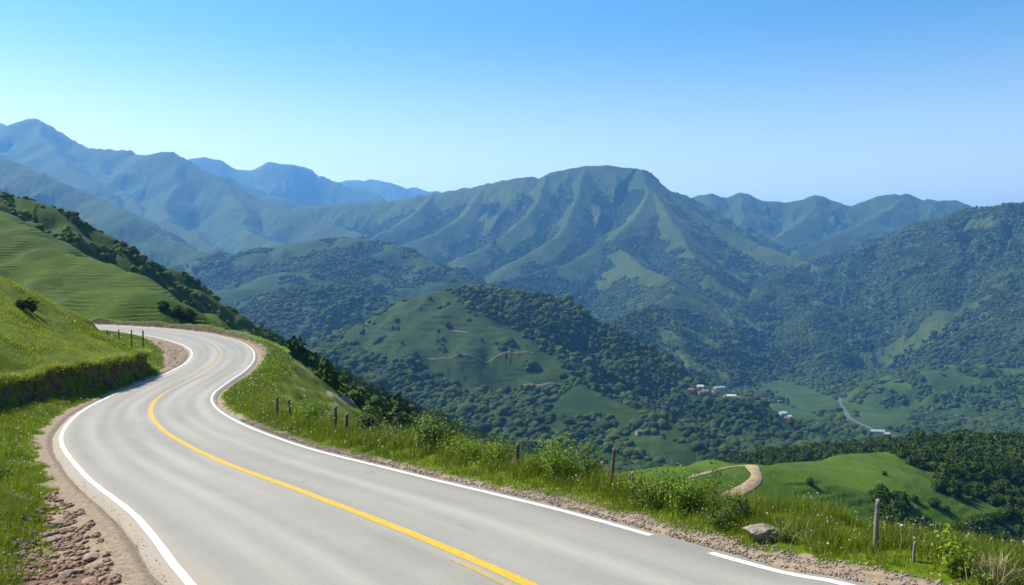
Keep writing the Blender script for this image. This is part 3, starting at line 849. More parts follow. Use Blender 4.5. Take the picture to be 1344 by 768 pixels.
M_GRASS = leaf_mat('grass_blades', (.060, .100, .003), (.225, .290, .007), .42)
M_TURF = leaf_mat('turf_blades', (.120, .170, .003), (.360, .400, .008), .42)
M_LEAF = leaf_mat('bush_leaves', (.030, .070, .004), (.18, .27, .012), .35)
M_LEAFD = leaf_mat('dark_leaves', (.014, .038, .005), (.070, .115, .012), .25)
M_LEAFY = leaf_mat('young_leaves', (.085, .165, .005), (.27, .37, .018), .4)
M_DRY = leaf_mat('dry_stems', (.20, .15, .07), (.42, .34, .18), .1)


def crown_mat(name, a, b, sc):
    m, nt, out = new_mat(name); g = NT(nt); p = g.pos(); _, k = g.attr('tint')
    n = g.noise(p, sc, 4, .7)
    c = g.mix(k[0], a, b); c = g.mix(g.ramp(n, .35, .62, .55, 0), c, tuple(.4 * v for v in a))
    g.bsdf(out, c, .9, g.bump(n, 1., 1.2 / sc), .1)
    return m


M_CROWN_NEAR = crown_mat('tree_crowns_near', (.026, .056, .006), (.085, .125, .016), 1.6)
M_SCRUB = crown_mat('scrub_crowns', (.040, .082, .010), (.120, .165, .024), 1.6)
M_CROWN_MID = crown_mat('tree_crowns', (.023, .046, .008), (.074, .104, .017), .5)
M_CROWN_FAR = crown_mat('tree_crowns_far', (.024, .046, .009), (.072, .098, .018), .25)
M_BARK = soil_mat('bark', (.13, .10, .07), (.08, .06, .04), 2.)


def blades(P, h, w, lean, tint, seg=3):
    """grass blades as tapering bent strips; P (n,3)"""
    n = len(P); a = rng.uniform(0, 2 * np.pi, n); b = a + np.pi / 2 + rng.normal(0, .5, n)
    ca, sa, cb, sb = np.cos(a), np.sin(a), np.cos(b), np.sin(b)
    V = np.empty((n, 2 * seg + 1, 3)); 
    for i in range(seg + 1):
        t = i / seg; off = lean * h * t * t; z = h * t * (1 - .25 * lean * t)
        wd = w * (1 - t) ** .7 * .5
        if i < seg:
            for j, sg in ((0, -1), (1, 1)):
                V[:, 2 * i + j, 0] = P[:, 0] + cb * off + sg * ca * wd
                V[:, 2 * i + j, 1] = P[:, 1] + sb * off + sg * sa * wd
                V[:, 2 * i + j, 2] = P[:, 2] + z
        else:
            V[:, 2 * seg, 0] = P[:, 0] + cb * off; V[:, 2 * seg, 1] = P[:, 1] + sb * off; V[:, 2 * seg, 2] = P[:, 2] + z
    tri = []
    for i in range(seg - 1):
        tri += [(2 * i, 2 * i + 1, 2 * i + 3), (2 * i, 2 * i + 3, 2 * i + 2)]
    tri.append((2 * seg - 2, 2 * seg - 1, 2 * seg))
    Fq = (np.arange(n)[:, None, None] * (2 * seg + 1) + np.array(tri)[None]).reshape(-1, 3)
    return V.reshape(-1, 3), Fq, np.repeat(tint, 2 * seg + 1, axis=0)


def leaves(P, N, size, tint, asp=.55):
    """diamond leaves, folded a little; P centres, N normals"""
    n = len(P); N = N / (np.linalg.norm(N, axis=1)[:, None] + 1e-9)
    A = np.cross(N, rng.normal(0, 1, (n, 3))); A /= np.linalg.norm(A, axis=1)[:, None] + 1e-9
    B = np.cross(N, A); s = size[:, None]
    V = np.stack([P - A * s * .5, P + B * s * asp * .5 + N * s * .08, P + A * s * .5 - N * s * .06, P - B * s * asp * .5 + N * s * .08], 1)
    Fq = (np.arange(n)[:, None, None] * 4 + np.array([[0, 1, 2], [0, 2, 3]])[None]).reshape(-1, 3)
    return V.reshape(-1, 3), Fq, np.repeat(tint, 4, axis=0)


def tubes(paths, r0, r1, k=5):
    """paths: list of (m,3) arrays -> one tapered tube mesh"""
    VV, FF = [], []; n0 = 0
    for q, P in enumerate(paths):
        a = r0[q] if hasattr(r0, '__len__') else r0; b = r1[q] if hasattr(r1, '__len__') else r1
        P = np.asarray(P, float); m = len(P); T = np.gradient(P, axis=0); T /= np.linalg.norm(T, axis=1)[:, None] + 1e-9
        ref = np.where(np.abs(T[:, 2:]) > .9, [[1., 0, 0]], [[0, 0, 1.]]); U = np.cross(T, ref); U /= np.linalg.norm(U, axis=1)[:, None] + 1e-9; W = np.cross(T, U)
        r = np.linspace(a, b, m)[:, None]
        ring = [P + (U * math.cos(2 * math.pi * i / k) + W * math.sin(2 * math.pi * i / k)) * r for i in range(k)]
        V = np.stack(ring, 1).reshape(-1, 3)
        for i in range(m - 1):
            for j in range(k):
                FF.append((n0 + i * k + j, n0 + i * k + (j + 1) % k, n0 + (i + 1) * k + (j + 1) % k, n0 + (i + 1) * k + j))
        VV.append(V); n0 += len(V)
    return np.vstack(VV), np.array(FF)


class Acc:
    def __init__(s): s.V, s.F, s.T, s.n = [], [], [], 0

    def add(s, V, Fq, T):
        s.V.append(V); s.F.append(Fq + s.n); s.T.append(T); s.n += len(V)

    def obj(s, name, mat, parent=None, smooth=False):
        me = mesh_np(name, np.vstack(s.V), np.vstack(s.F), smooth); set_col(me, 'tint', np.vstack(s.T))
        return link(name, me, mat, parent)


def tintv(n, lo=0., hi=1., dry=0., flower=0., patch=None):
    t = np.zeros((n, 3)); t[:, 0] = rng.uniform(lo, hi, n)
    if patch is not None: t[:, 0] = np.clip(t[:, 0] + patch, 0, 1)
    t[:, 1] = np.where(rng.random(n) < dry, rng.uniform(.4, .95, n), 0)
    t[:, 2] = np.where(rng.random(n) < flower, .95, 0)
    return t


def gz(P2):
    return gsample(P2[:, 0], P2[:, 1])


def infront(x, y, z, marg=1.10):
    a, b = toimg(x, y, z); return (y > 5) & (a > -110) & (a < 1454) & (b < 900)


# ------------------------------------------------------------------ grass of the verges and the mound
def verge_grass():
    A = Acc()
    # valley side: tall meadow grass, blades placed in tufts
    for (s0, s1, e1, dens, h0, h1, w) in ((57, 66, 3.5, 1700, .13, .42, .011), (66, 76, 3.5, 1100, .15, .48, .014), (76, 94, 3.3, 640, .20, .56, .020), (94, 120, 3.2, 280, .20, .54, .028), (120, 168, 2.8, 150, .14, .4, .045)):
        n = int((s1 - s0) * (e1 - .9) * dens)
        s = rng.uniform(s0, s1, n); e = rng.uniform(.75, e1 + 1.2, n)
        lo = shoulder_right(s) + .15
        u = wrf(s) + e; P = road_pt(s, u); P[:, 2] = gz(P)
        tf = fbm(P[:, 0], P[:, 1], .9, 3, 101); tb = fbm(P[:, 0], P[:, 1], 4., 2, 105)
        keep = (e > lo - .13 - .30 * fbm(P[:, 0], P[:, 1], .9, 3, 33)) & (rng.random(n) < np.clip(.75 + .7 * tf, .4, 1)); P, e, tf, tb, s = P[keep], e[keep], tf[keep], tb[keep], s[keep]
        n = len(P); ed = sstep(0, .9, e - shoulder_right(s))
        h = rng.uniform(h0, h1, n) * (.35 + .65 * ed) * (1 + .55 * tf) * (1 + .25 * tb)
        dry = .10 + .10 * (tb > .15)
        P[:, 2] -= .03
        A.add(*blades(P, h, w * rng.uniform(.7, 1.4, n), np.clip(rng.normal(.35, .22, n), 0, .9), tintv(n, 0, .8, dry, 0, .25 * tb + .12 * tf)))
        # seed heads and small flowers above the blades
        k = rng.random(n) < .035; q = P[k] + np.column_stack([rng.normal(0, .05, k.sum()), rng.normal(0, .05, k.sum()), h[k] * 1.02])
        m = len(q)
        A.add(*leaves(q, rng.normal(0, 1, (m, 3)) + [0, -.6, .6], np.full(m, w * 3.2) * rng.uniform(.7, 1.5, m), tintv(m, .6, 1, .35, .45), .6))
    # inner side: verge strip from the near rubble up to the bank
    for (s0, s1, e1, dens, h0, h1, w) in ((57, 69, 8., 1200, .10, .36, .011), (69, 84, 9., 620, .12, .36, .015), (84, 104, 8, 240, .12, .32, .022), (104, 132, 5, 170, .12, .30, .03), (132, 185, 9, 70, .1, .22, .05)):
        n = int((s1 - s0) * e1 * dens)
        s = rng.uniform(s0, s1, n); e = rng.uniform(.5, e1, n); P = road_pt(s, -(wlf(s) + e)); P[:, 2] = gz(P)
        tf = fbm(P[:, 0], P[:, 1], .8, 3, 111); tb = fbm(P[:, 0], P[:, 1], 3.5, 2, 115)
        lo = shoulder_left(s)
        d, sg, al, _ = polydist(P[:, 0], P[:, 1], BANK)
        keep = (e > lo - .05 - .35 * fbm(P[:, 0], P[:, 1], .9, 3, 33)) & ((sg * d < .0) | (s > 130)) & infront(P[:, 0], P[:, 1], P[:, 2]) & (rng.random(n) < np.clip(.8 + .6 * tf, .4, 1))
        P, e, tf, tb, lo = P[keep], e[keep], tf[keep], tb[keep], lo[keep]; n = len(P)
        h = rng.uniform(h0, h1, n) * (.45 + .55 * sstep(0, .8, e - lo)) * (1 + .6 * tf); P[:, 2] -= .02
        A.add(*blades(P, h, w * rng.uniform(.7, 1.4, n), np.clip(rng.normal(.4, .22, n), 0, .9), tintv(n, .1, .85, .06, 0, .3 * tb)))
        k = rng.random(n) < .012; q = P[k] + np.column_stack([rng.normal(0, .03, k.sum()), rng.normal(0, .03, k.sum()), h[k]]); m = len(q)
        A.add(*leaves(q, rng.normal(0, 1, (m, 3)) + [0, -.5, 1], np.full(m, w * 3.) * rng.uniform(.7, 1.4, m), tintv(m, .6, 1, .1, .75), .8))
    o = A.obj('grass', M_GRASS); tag(o, 'tall meadow grass growing along both verges of the road', 'grass', kind='stuff')
    # the mound: short turf
    A = Acc(); n = 150000
    x = rng.uniform(-62, -24, n); y = rng.uniform(38, 104, n)
    d, sg, al, _ = polydist(x, y, BANK); z = gsample(x, y); px, py = toimg(x, y, z)
    vis = (z + .3 - HC) / np.hypot(x, y) > gnear(x, y, GVIS) - .004
    s, u, *_r = road_su(x, y)
    keep = (sg * d > .25) & (px > -60) & vis & (u < -6.5); x, y, z = x[keep], y[keep], z[keep]; n = len(x)
    tf = fbm(x, y, 1.6, 3, 121); tb = fbm(x, y, 7, 3, 125)
    P = np.column_stack([x, y, z - .02]); h = rng.uniform(.06, .20, n) * (1 + 1.1 * tf) * (1 + .3 * tb)
    A.add(*blades(P, h, rng.uniform(.025, .06, n), np.clip(rng.normal(.5, .25, n), 0, 1), tintv(n, .25, .95, .04, 0, .3 * tb), 2))
    # overhang of the bank
    k = BV[:, 14:, :].reshape(-1, 3); k = k[rng.integers(0, len(k), 26000)] + rng.normal(0, .07, (26000, 3)); h = rng.uniform(.15, .5, len(k))
    A.add(*blades(k, h, rng.uniform(.02, .045, len(k)), rng.uniform(.5, 1.5, len(k)), tintv(len(k), 0, .8, .08), 3))
    k = BV[:, 3:14, :].reshape(-1, 3); k = k[rng.integers(0, len(k), 14000)] + rng.normal(0, .06, (14000, 3))
    nz = fbm(k[:, 0] + k[:, 2], k[:, 1], 1.2, 2, 131); k = k[nz > -.02]; m = len(k)
    A.add(*leaves(k, rng.normal(0, .5, (m, 3)) + [.8, -.4, .5], rng.uniform(.08, .2, m), tintv(m, 0, .45, .1), .6))
    k = BV[:, 14:17, :].reshape(-1, 3); cl = fbm(k[:, 0], k[:, 1], 1.8, 2, 137); k = k[cl > .12]
    if len(k):
        k = k[rng.integers(0, len(k), 9000)] + rng.normal(0, .16, (9000, 3)) * [1, 1, .8] + [.15, -.1, -.1]; m = len(k)
        A.add(*leaves(k, rng.normal(0, .6, (m, 3)) + [.2, -.3, .7], rng.uniform(.07, .17, m), tintv(m, 0, .7, .05), .6))
    o = A.obj('grass', M_TURF); tag(o, 'short bright turf covering the mound inside the bend', 'grass', kind='stuff')


verge_grass()


# ------------------------------------------------------------------ woods: crowns as one mass per hill
def ico(sub):
    bm = bmesh.new(); bmesh.ops.create_icosphere(bm, subdivisions=sub, radius=1.); bm.verts.ensure_lookup_table()
    V = np.array([v.co[:] for v in bm.verts]); Fq = np.array([[v.index for v in f.verts] for f in bm.faces]); bm.free(); return V, Fq


def blobs(sub, n, amp, seed):
    V, Fq = ico(sub); out = []
    for i in range(n):
        k = 1 + amp * fbm(V[:, 0] * 1.3 + V[:, 2] * .9 + 10 * i, V[:, 1] * 1.3 - V[:, 2] * .7, .8, 2, seed + i)
        W = V * k[:, None] * [1, 1, .85]; W[:, 2] += .35; out.append(W)
    return out, Fq


def leafy_protos(n, nl, seed):
    """crown prototypes for woods close enough to show foliage: a lumpy core under a shell of leaf sprays"""
    r = np.random.default_rng(seed); out = []
    V0, F0 = ico(2)
    for i in range(n):
        k = .80 + .26 * fbm(V0[:, 0] * 1.3 + 9 * i, V0[:, 1] * 1.3 + V0[:, 2], .8, 2, seed + i)
        core = V0 * k[:, None] * [1, 1, .95]; core[:, 2] += .45
        d = r.normal(0, 1, (nl, 3)); d /= np.linalg.norm(d, axis=1)[:, None]; d[:, 2] = np.where(d[:, 2] < -.5, -d[:, 2], d[:, 2])
        kk = .86 + .28 * fbm(d[:, 0] * 1.3 + 9 * i, d[:, 1] * 1.3 + d[:, 2], .8, 2, seed + i) + r.uniform(-.06, .13, nl)
        P = d * kk[:, None] * [1, 1, .95]; P[:, 2] += .45
        N = d + r.normal(0, .55, (nl, 3)); N /= np.linalg.norm(N, axis=1)[:, None]
        A_ = np.cross(N, r.normal(0, 1, (nl, 3))); A_ /= np.linalg.norm(A_, axis=1)[:, None]; B_ = np.cross(N, A_); sz = r.uniform(.10, .24, nl)[:, None]
        Q4 = np.stack([P - A_ * sz, P + B_ * sz * .7, P + A_ * sz, P - B_ * sz * .7], 1).reshape(-1, 3)
        F4 = (np.arange(nl)[:, None, None] * 4 + np.array([[0, 1, 2], [0, 2, 3]])[None]).reshape(-1, 3)
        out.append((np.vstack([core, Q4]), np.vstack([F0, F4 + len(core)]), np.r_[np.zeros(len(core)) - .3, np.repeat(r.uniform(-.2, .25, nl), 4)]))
    return out


def crowns(A, X, Y, Z, D, protos, tint, fl=1.):
    n = len(X); pick = rng.integers(0, len(protos), n)
    for i, pr in enumerate(protos):
        m = np.where(pick == i)[0]
        if not len(m): continue
        V, Fq = pr[0], pr[1]; dt = pr[2] if len(pr) > 2 else np.zeros(len(V))
        a = rng.uniform(0, 2 * np.pi, len(m)); c, s = np.cos(a)[:, None], np.sin(a)[:, None]; r = D[m][:, None] * .5
        st = rng.uniform(.85, 1.25, len(m))[:, None]
        W = np.stack([X[m][:, None] + (V[:, 0] * c - V[:, 1] * s) * r, Y[m][:, None] + (V[:, 0] * s + V[:, 1] * c) * r, Z[m][:, None] + V[:, 2] * r * st * fl], -1)
        FF = (np.arange(len(m))[:, None, None] * len(V) + Fq[None]).reshape(-1, 3)
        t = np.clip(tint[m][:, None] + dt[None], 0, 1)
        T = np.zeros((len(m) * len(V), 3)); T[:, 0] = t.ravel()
        A.add(W.reshape(-1, 3), FF, T)


def wood_points(own, D, rmin, rmax, dens, thr=.5, slack=7., pad=40):
    a0, a1 = math.radians(-35.5), math.radians(35.5)
    area = (a1 - a0) * (rmax ** 2 - rmin ** 2) / 2
    n = int(min(area * dens / (D * .7) ** 2, 2500000))
    a = rng.uniform(a0, a1, n); r = np.sqrt(rng.uniform(rmin ** 2, rmax ** 2, n)); x, y = r * np.sin(a), r * np.cos(a)
    o = gnear(x, y, GO); k = np.isin(o, [OI[q] for q in own]); x, y, r = x[k], y[k], r[k]
    w = gsample(x, y, GW); k = w > thr + rng.normal(0, .05, len(x)); x, y, r = x[k], y[k], r[k]
    z = gsample(x, y); el = (z + D * .9 - HC) / r; k = el > gnear(x, y, GVIS) - slack / r
    return x[k], y[k], z[k], r[k]


b1v, b1f = blobs(1, 6, .55, 140); P_MID = [(v, b1f) for v in b1v]
P_LEAFY = leafy_protos(5, 150, 160)


def octo(n, seed):
    """small lumpy crown for woods kilometres away"""
    r = np.random.default_rng(seed); out = []
    k = 6; ring = [(math.cos(2 * math.pi * i / k), math.sin(2 * math.pi * i / k)) for i in range(k)]
    V = [(0, 0, -.3)] + [(x * .95, y * .95, .15) for x, y in ring] + [(x * .62, y * .62, .75) for x, y in ring] + [(0, 0, 1.05)]
    V = np.array(V); Fq = []
    for i in range(k):
        j = (i + 1) % k
        Fq += [(1 + i, 1 + j, 7 + j), (1 + i, 7 + j, 7 + i), (7 + i, 7 + j, 13), (0, 1 + j, 1 + i)]
    for i in range(n): out.append((V * (1 + r.uniform(-.22, .22, V.shape)), np.array(Fq)))
    return out


P_FAR = octo(8, 170)


def tintn(x, y, sc, spread=.30):
    return np.clip(.45 + .55 * fbm(x, y, sc, 3, 181) + rng.normal(0, spread, len(x)), 0, 1)


def forest(label, own, D, rmin, rmax, dens, protos, mat, sc, slack=7., smooth=False, skip=None, fl=1.):
    x, y, z, r = wood_points(own, D, rmin, rmax, dens, slack=slack)
    if skip is not None: k = ~skip(x, y); x, y, z = x[k], y[k], z[k]
    if not len(x): return 0
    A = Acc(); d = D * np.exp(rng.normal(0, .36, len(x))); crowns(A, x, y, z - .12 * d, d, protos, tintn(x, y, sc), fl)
    o = A.obj('forest', mat, smooth=smooth); tag(o, label, 'forest', kind='stuff'); print('FOREST', label, len(x)); return len(x)


forest('dense scrub and small trees on the ridge running into the valley', ['scrub', 'spur'], 2.5, 90, 900, 1., P_LEAFY, M_SCRUB, 25, 4)
_gw = GW; GW = np.where(np.isin(GO, [OI['scrub'], OI['spur']]), np.clip(.29 + .9 * fbm(GX, GY, 9, 3, 301) + .3 * fbm(GX, GY, 40, 2, 305), 0, 1), 0)
forest('low bushes dotted over the grass of the scrubby ridge', ['scrub', 'spur'], 1.7, 80, 560, 1.5, [(v, b1f) for v in blobs(1, 5, .6, 310)[0]], M_SCRUB, 14, 2.)
GW = _gw
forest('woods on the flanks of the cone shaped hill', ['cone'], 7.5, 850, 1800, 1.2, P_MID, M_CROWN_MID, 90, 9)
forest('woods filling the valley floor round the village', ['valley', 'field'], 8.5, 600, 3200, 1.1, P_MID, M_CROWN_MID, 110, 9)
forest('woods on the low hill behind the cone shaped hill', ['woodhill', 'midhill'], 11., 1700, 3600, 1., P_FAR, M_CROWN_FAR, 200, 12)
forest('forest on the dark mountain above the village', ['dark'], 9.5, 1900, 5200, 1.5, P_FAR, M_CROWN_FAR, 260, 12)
forest('scattered woods in the gullies of the flat topped mountain', ['table'], 10., 2000, 5200, 1.2, P_FAR, M_CROWN_FAR, 300, 12)
# ------------------------------------------------------------------ low berm on the outside of the far leg
def berm():
    S = np.arange(150, 222, .4); amp = sstep(150, 168, S); prof = [(.75, -.2), (1.15, .12), (1.5, .50), (1.9, .68), (2.5, .55), (3.3, .25), (4.2, -.25)]
    V = []
    for i, (e, h) in enumerate(prof):
        j = .22 * fbm(S, S * 0 + i * .7, 2.2, 3, 191); P = road_pt(S, wrf(S) + e + j)
        P[:, 2] += (h * (1 + .45 * fbm(S, S * 0 + i * .3, 3., 3, 193)) if h > 0 else h) * amp - (1 - amp) * .25; V.append(P)
    V = np.stack(V, 1); n, k = V.shape[:2]; ix = np.arange(n * k).reshape(n, k)
    Fq = np.stack([ix[:-1, :-1], ix[:-1, 1:], ix[1:, 1:], ix[1:, :-1]], -1).reshape(-1, 4)[:, ::-1]
    me = mesh_np('earth_bank', V.reshape(-1, 3), Fq, True); t = np.tile(np.array([0, 0, .05, .6, 1, 1, 1]), n)
    set_col(me, 'mask', np.column_stack([t, t * 0, t * 0]))
    tag(link('earth_bank', me, m_bank), 'low brown earth berm along the outside of the far bend', 'bank', kind='structure')


berm()

# ------------------------------------------------------------------ tracks, earth scars and the valley road
_, TRK = ribbon('path', [(860, 706), (900, 681), (935, 662), (958, 650), (978, 641), (990, 632), (993, 624), (989, 617), (986, 612)], 200, 3.6, .45, M_DIRT, 'pale dirt track curving over the green pasture hill')
ribbon('path', [(986, 611.5), (965, 613), (935, 619.5), (900, 629)], 200, 1.3, .4, M_DIRT, 'narrow dirt path along the crest of the pasture hill')
ribbon('path', [(684, 509), (705, 507), (730, 505), (750, 502), (762, 498)], 900, 4.5, 1.2, M_EARTH, 'sandy track cut across the lower spur of the cone shaped hill')
ribbon('path', [(560, 471), (590, 470), (620, 468), (655, 466), (700, 464)], 900, 2.4, .9, M_EARTH, 'thin track contouring the middle of the cone shaped hill')
ribbon('path', [(592, 434), (603, 435.5), (615, 437)], 900, 4., 1.2, M_EARTH, 'short bare scar high on the cone shaped hill')
ribbon('path', [(768, 467), (783, 466), (799, 466)], 900, 5., 1.5, M_EARTH, 'orange earth cutting among the woods of the cone shaped hill')
ribbon('road', [(1106, 517), (1103, 524), (1105, 531), (1109, 538), (1113, 545), (1118, 551), (1130, 557), (1146, 564), (1160, 569), (1176, 574), (1192, 579)], 1000, 9., 1.6, M_TARMAC, 'grey road running down the valley past the village', 'road')

# ------------------------------------------------------------------ fence posts
def wood_mat(name, a, b):
    m, nt, out = new_mat(name); g = NT(nt); tc = g.n('ShaderNodeTexCoord').outputs['Object']
    mp = g.n('ShaderNodeMapping'); g.l(tc, mp.inputs[0]); mp.inputs['Scale'].default_value = (1, 1, .12)
    n1 = g.noise(mp.outputs[0], 45., 5, .7); n2 = g.noise(tc, 5., 4, .6)
    c = g.mix(g.ramp(n1, .3, .7), a, b); c = g.mix(g.ramp(n2, .45, .7, 0, .6), c, tuple(.5 * v for v in a))
    g.bsdf(out, c, .85, g.bump(n1, .9, .01), .15); return m


M_POST = wood_mat('weathered_wood', (.060, .042, .030), (.150, .115, .085)); M_POSTL = wood_mat('silvered_wood', (.12, .10, .08), (.26, .22, .18))
m_wire, nt, out = new_mat('rusty_wire'); g = NT(nt); bs = g.bsdf(out, (.12, .09, .07), .6, None, .4); bs.inputs['Metallic'].default_value = .6


def verge_pt(px, e, side=1):
    S = np.arange(57.5, 200, .1); P = road_pt(S, (wrf(S) + e) if side > 0 else -(wlf(S) + e)); P[:, 2] = gz(P); a, b = toimg(P[:, 0], P[:, 1], P[:, 2])
    k = np.where((a[:-1] - px) * (a[1:] - px) <= 0)[0]; return P[k[0]] if len(k) else P[np.argmin(np.abs(a - px))]


def top_at(P, py):
    return float(unproj(672, py, P[1])[2])


def post(P, ztop, r, lean, label, mat, group=None, split=True):
    """split, tapered timber with a slanting sawn top; base is sunk 0.3 m"""
    h = ztop - P[2]; n = 9; rings = 14; rg = np.random.default_rng(int(abs(P[0] * 100 + P[1] * 31)) % 99999)
    ang = np.linspace(0, 2 * np.pi, n, endpoint=False); shp = 1 + rg.uniform(-.22, .22, n); V = []
    bend = rg.uniform(-.04, .04, 2)
    for i in range(rings):
        t = i / (rings - 1); z = -.3 + (h + .3) * t; rr = r * (1.08 - .18 * t) * shp * (1 + .08 * np.sin(5 * t + ang * 2) + .05 * np.sin(17 * t + ang * 3))
        cx = lean[0] * max(z, 0) + bend[0] * math.sin(3 * t); cy = lean[1] * max(z, 0) + bend[1] * math.sin(3 * t)
        zz = z + (np.cos(ang - 1.) * r * .8 if i == rings - 1 else 0 * ang)
        V.append(np.column_stack([cx + rr * np.cos(ang), cy + rr * np.sin(ang), zz]))
    V = np.vstack(V + [[[lean[0] * h + bend[0] * math.sin(3), lean[1] * h + bend[1] * math.sin(3), h]]]); Fq = []
    for i in range(rings - 1):
        for j in range(n):
            q = (i * n + j, i * n + (j + 1) % n, (i + 1) * n + (j + 1) % n, (i + 1) * n + j); Fq += [q[:3], (q[0], q[2], q[3])]
    for j in range(n): Fq.append(((rings - 1) * n + j, (rings - 1) * n + (j + 1) % n, len(V) - 1))
    me = mesh_np('fence_post', V, np.array(Fq)); o = link('fence_post', me, mat); o.location = P
    return tag(o, label, 'fence post', group)


FP = 'fence posts along the valley side verge'
for px, top, e, r, lean, lab, mt in (
    (1147, 657, 1.65, .034, (.03, 0), 'weathered post standing alone between the rock and the thistle stalk', M_POSTL),
    (801, 589, 1.78, .042, (.07, .0), 'tall dark leaning post beside the large leafy weeds', M_POST),
    (676, 583, 1.91, .055, (.02, .02), 'dark post wrapped in dry twigs left of the large leafy weeds', M_POST),
    (556, 569, 2.05, .06, (.0, .02), 'dark post against the round dark bush', M_POST),
    (585, 580, 2.24, .05, (.02, 0), 'short post half hidden behind the round dark bush', M_POST),
    (455, 543, 1.98, .065, (0, 0), 'short dark post nearest to the small leafy tree', M_POST),
    (439, 534, 1.98, .065, (.03, 0), 'taller of the two dark posts next to the small leafy tree', M_POST),
    (364, 521, 1.72, .06, (.02, 0), 'dark post at the start of the fence near the bend', M_POST),
    (379, 525, 1.78, .055, (-.02, 0), 'second dark post from the bend beside the pale green bush', M_POST)):
    P = verge_pt(px, e); post(P, max(top_at(P, top), P[2] + .6), r, lean, lab, mt, FP)
P = verge_pt(829, 1.85); post(P, top_at(P, 620), .035, (.0, .0), 'thin grey stake among pale dry weeds right of the leaning post', M_POSTL)
P = verge_pt(1198, 1.45); post(P, top_at(P, 712), .022, (-.05, .0), 'short thin stake sticking out of the grass by the leafy sapling', M_POSTL)
# posts and wire on the tip of the mound
MP = []
for (px, by, top, Y, r, lab) in ((188, 455, 434, 76, .075, 'thickest dark post at the tip of the mound above the bank'), (172.5, 447, 433, 86, .07, 'middle dark post of the short wire fence on the mound'),
                                 (156, 441, 432.5, 94, .065, 'small dark post of the wire fence close to the far road'), (141, 438, 433, 98, .06, 'stub of a post at the end of the wire fence on the mound')):
    q = unproj(px, by, Y); P = np.array([q[0], q[1], float(gsample(q[:1], q[1:2])[0])]); zt = top_at(P, top)
    post(P, max(zt, P[2] + .5), r, (.0, .0), lab, M_POST, 'posts of the wire fence on the mound'); MP.append((P, zt))
wp = []
for (P0, a), (P1, b) in zip(MP[:-1], MP[1:]):
    t = np.linspace(0, 1, 12)[:, None]; A0 = np.r_[P0[:2], a - .12]; A1 = np.r_[P1[:2], b - .12]; q = A0 + (A1 - A0) * t; q[:, 2] -= .05 * np.sin(np.pi * t[:, 0]); wp.append(q)
V, Fq = tubes([np.vstack(wp)], .012, .012, 5)
tag(link('fence_wire', mesh_np('fence_wire', V, Fq, True), m_wire), 'single sagging wire strung between the posts on the mound', 'wire')


# ------------------------------------------------------------------ rocks, stones, rubble, gravel
def rock_mesh(name, size, seed, flat=.6, sub=4, facet=.35):
    V, Fq = ico(sub); r = np.random.default_rng(seed); W = V.copy()
    for i in range(14):                                            # planes knocked off a lump
        d = r.normal(0, 1, 3); d /= np.linalg.norm(d); c = r.uniform(.55, .92); k = W @ d; W = W - np.clip(k - c, 0, None)[:, None] * d
    nz = fbm(W[:, 0] * 2 + seed, W[:, 1] * 2 + W[:, 2] * 1.3, .9, 4, seed) * .09
    W = W * (1 + nz)[:, None] * np.array(size) * [1, 1, flat]; return W, Fq


def stone_mat(name, a, b, c2, sc):
    m, nt, out = new_mat(name); g = NT(nt); tc = g.n('ShaderNodeTexCoord').outputs['Object']
    n1 = g.noise(tc, 3. * sc, 6, .65); n2 = g.noise(tc, 16. * sc, 5, .7)
    c = g.mix(g.ramp(n1, .35, .65), a, b); c = g.mix(g.ramp(n2, .5, .75, 0, .7), c, c2)
    g.bsdf(out, c, .9, g.bump(g.math('ADD', n1, g.math('MULTIPLY', n2, .6)), .9, .05 / sc), .15); return m


M_ROCK = stone_mat('pale_rock', (.19, .15, .105), (.30, .25, .19), (.09, .07, .05), 2.)
M_STONE = stone_mat('reddish_stone', (.21, .135, .095), (.33, .235, .175), (.10, .065, .045), 5.)
P = verge_pt(997, 1.25); V, Fq = rock_mesh('rock', (.37, .30, .27), 12, .58, 5)
o = link('rock', mesh_np('rock', V, Fq, True), M_ROCK); o.location = P + [0, 0, .09]; o.rotation_euler = (0, .08, .35)
tag(o, 'pale boulder lying on the gravel at the edge of the road', 'rock')
STN = [(76, 690, .30, 1.6), (66, 712, .22, 1.8), (121, 733, .26, 1.2), (128, 746, .22, 1.1), (101, 752, .17, 1.4), (82, 668, .13, 1.6), (90, 716, .15, 1.5), (112, 712, .12, 1.2), (98, 735, .14, 1.4), (137, 762, .15, 1.), (86, 757, .18, 1.6), (105, 694, .10, 1.2), (74, 740, .16, 1.8), (118, 765, .18, 1.2)]
LBS = ['largest reddish stone sitting against the grass beside the inner shoulder', 'dark angular stone just below the largest reddish stone', 'flat topped stone in the middle of the rubble', 'long low stone touching the flat topped one']
for i, (px, py, sz, _q) in enumerate(STN):
    H_ = hit(px, py, 5.); V, Fq = rock_mesh('stone', (sz, sz * .72, sz * .6), 40 + i, .62, 3)
    o = link('stone', mesh_np('stone', V, Fq), M_STONE); o.location = H_ + [0, 0, sz * .14]; o.rotation_euler = (.1 * (i % 3 - 1), .1, i * 1.1)
    tag(o, LBS[i] if i < 4 else 'fist to head sized reddish stone in the rubble beside the inner shoulder', 'stone', 'reddish stones of the rubble strip')


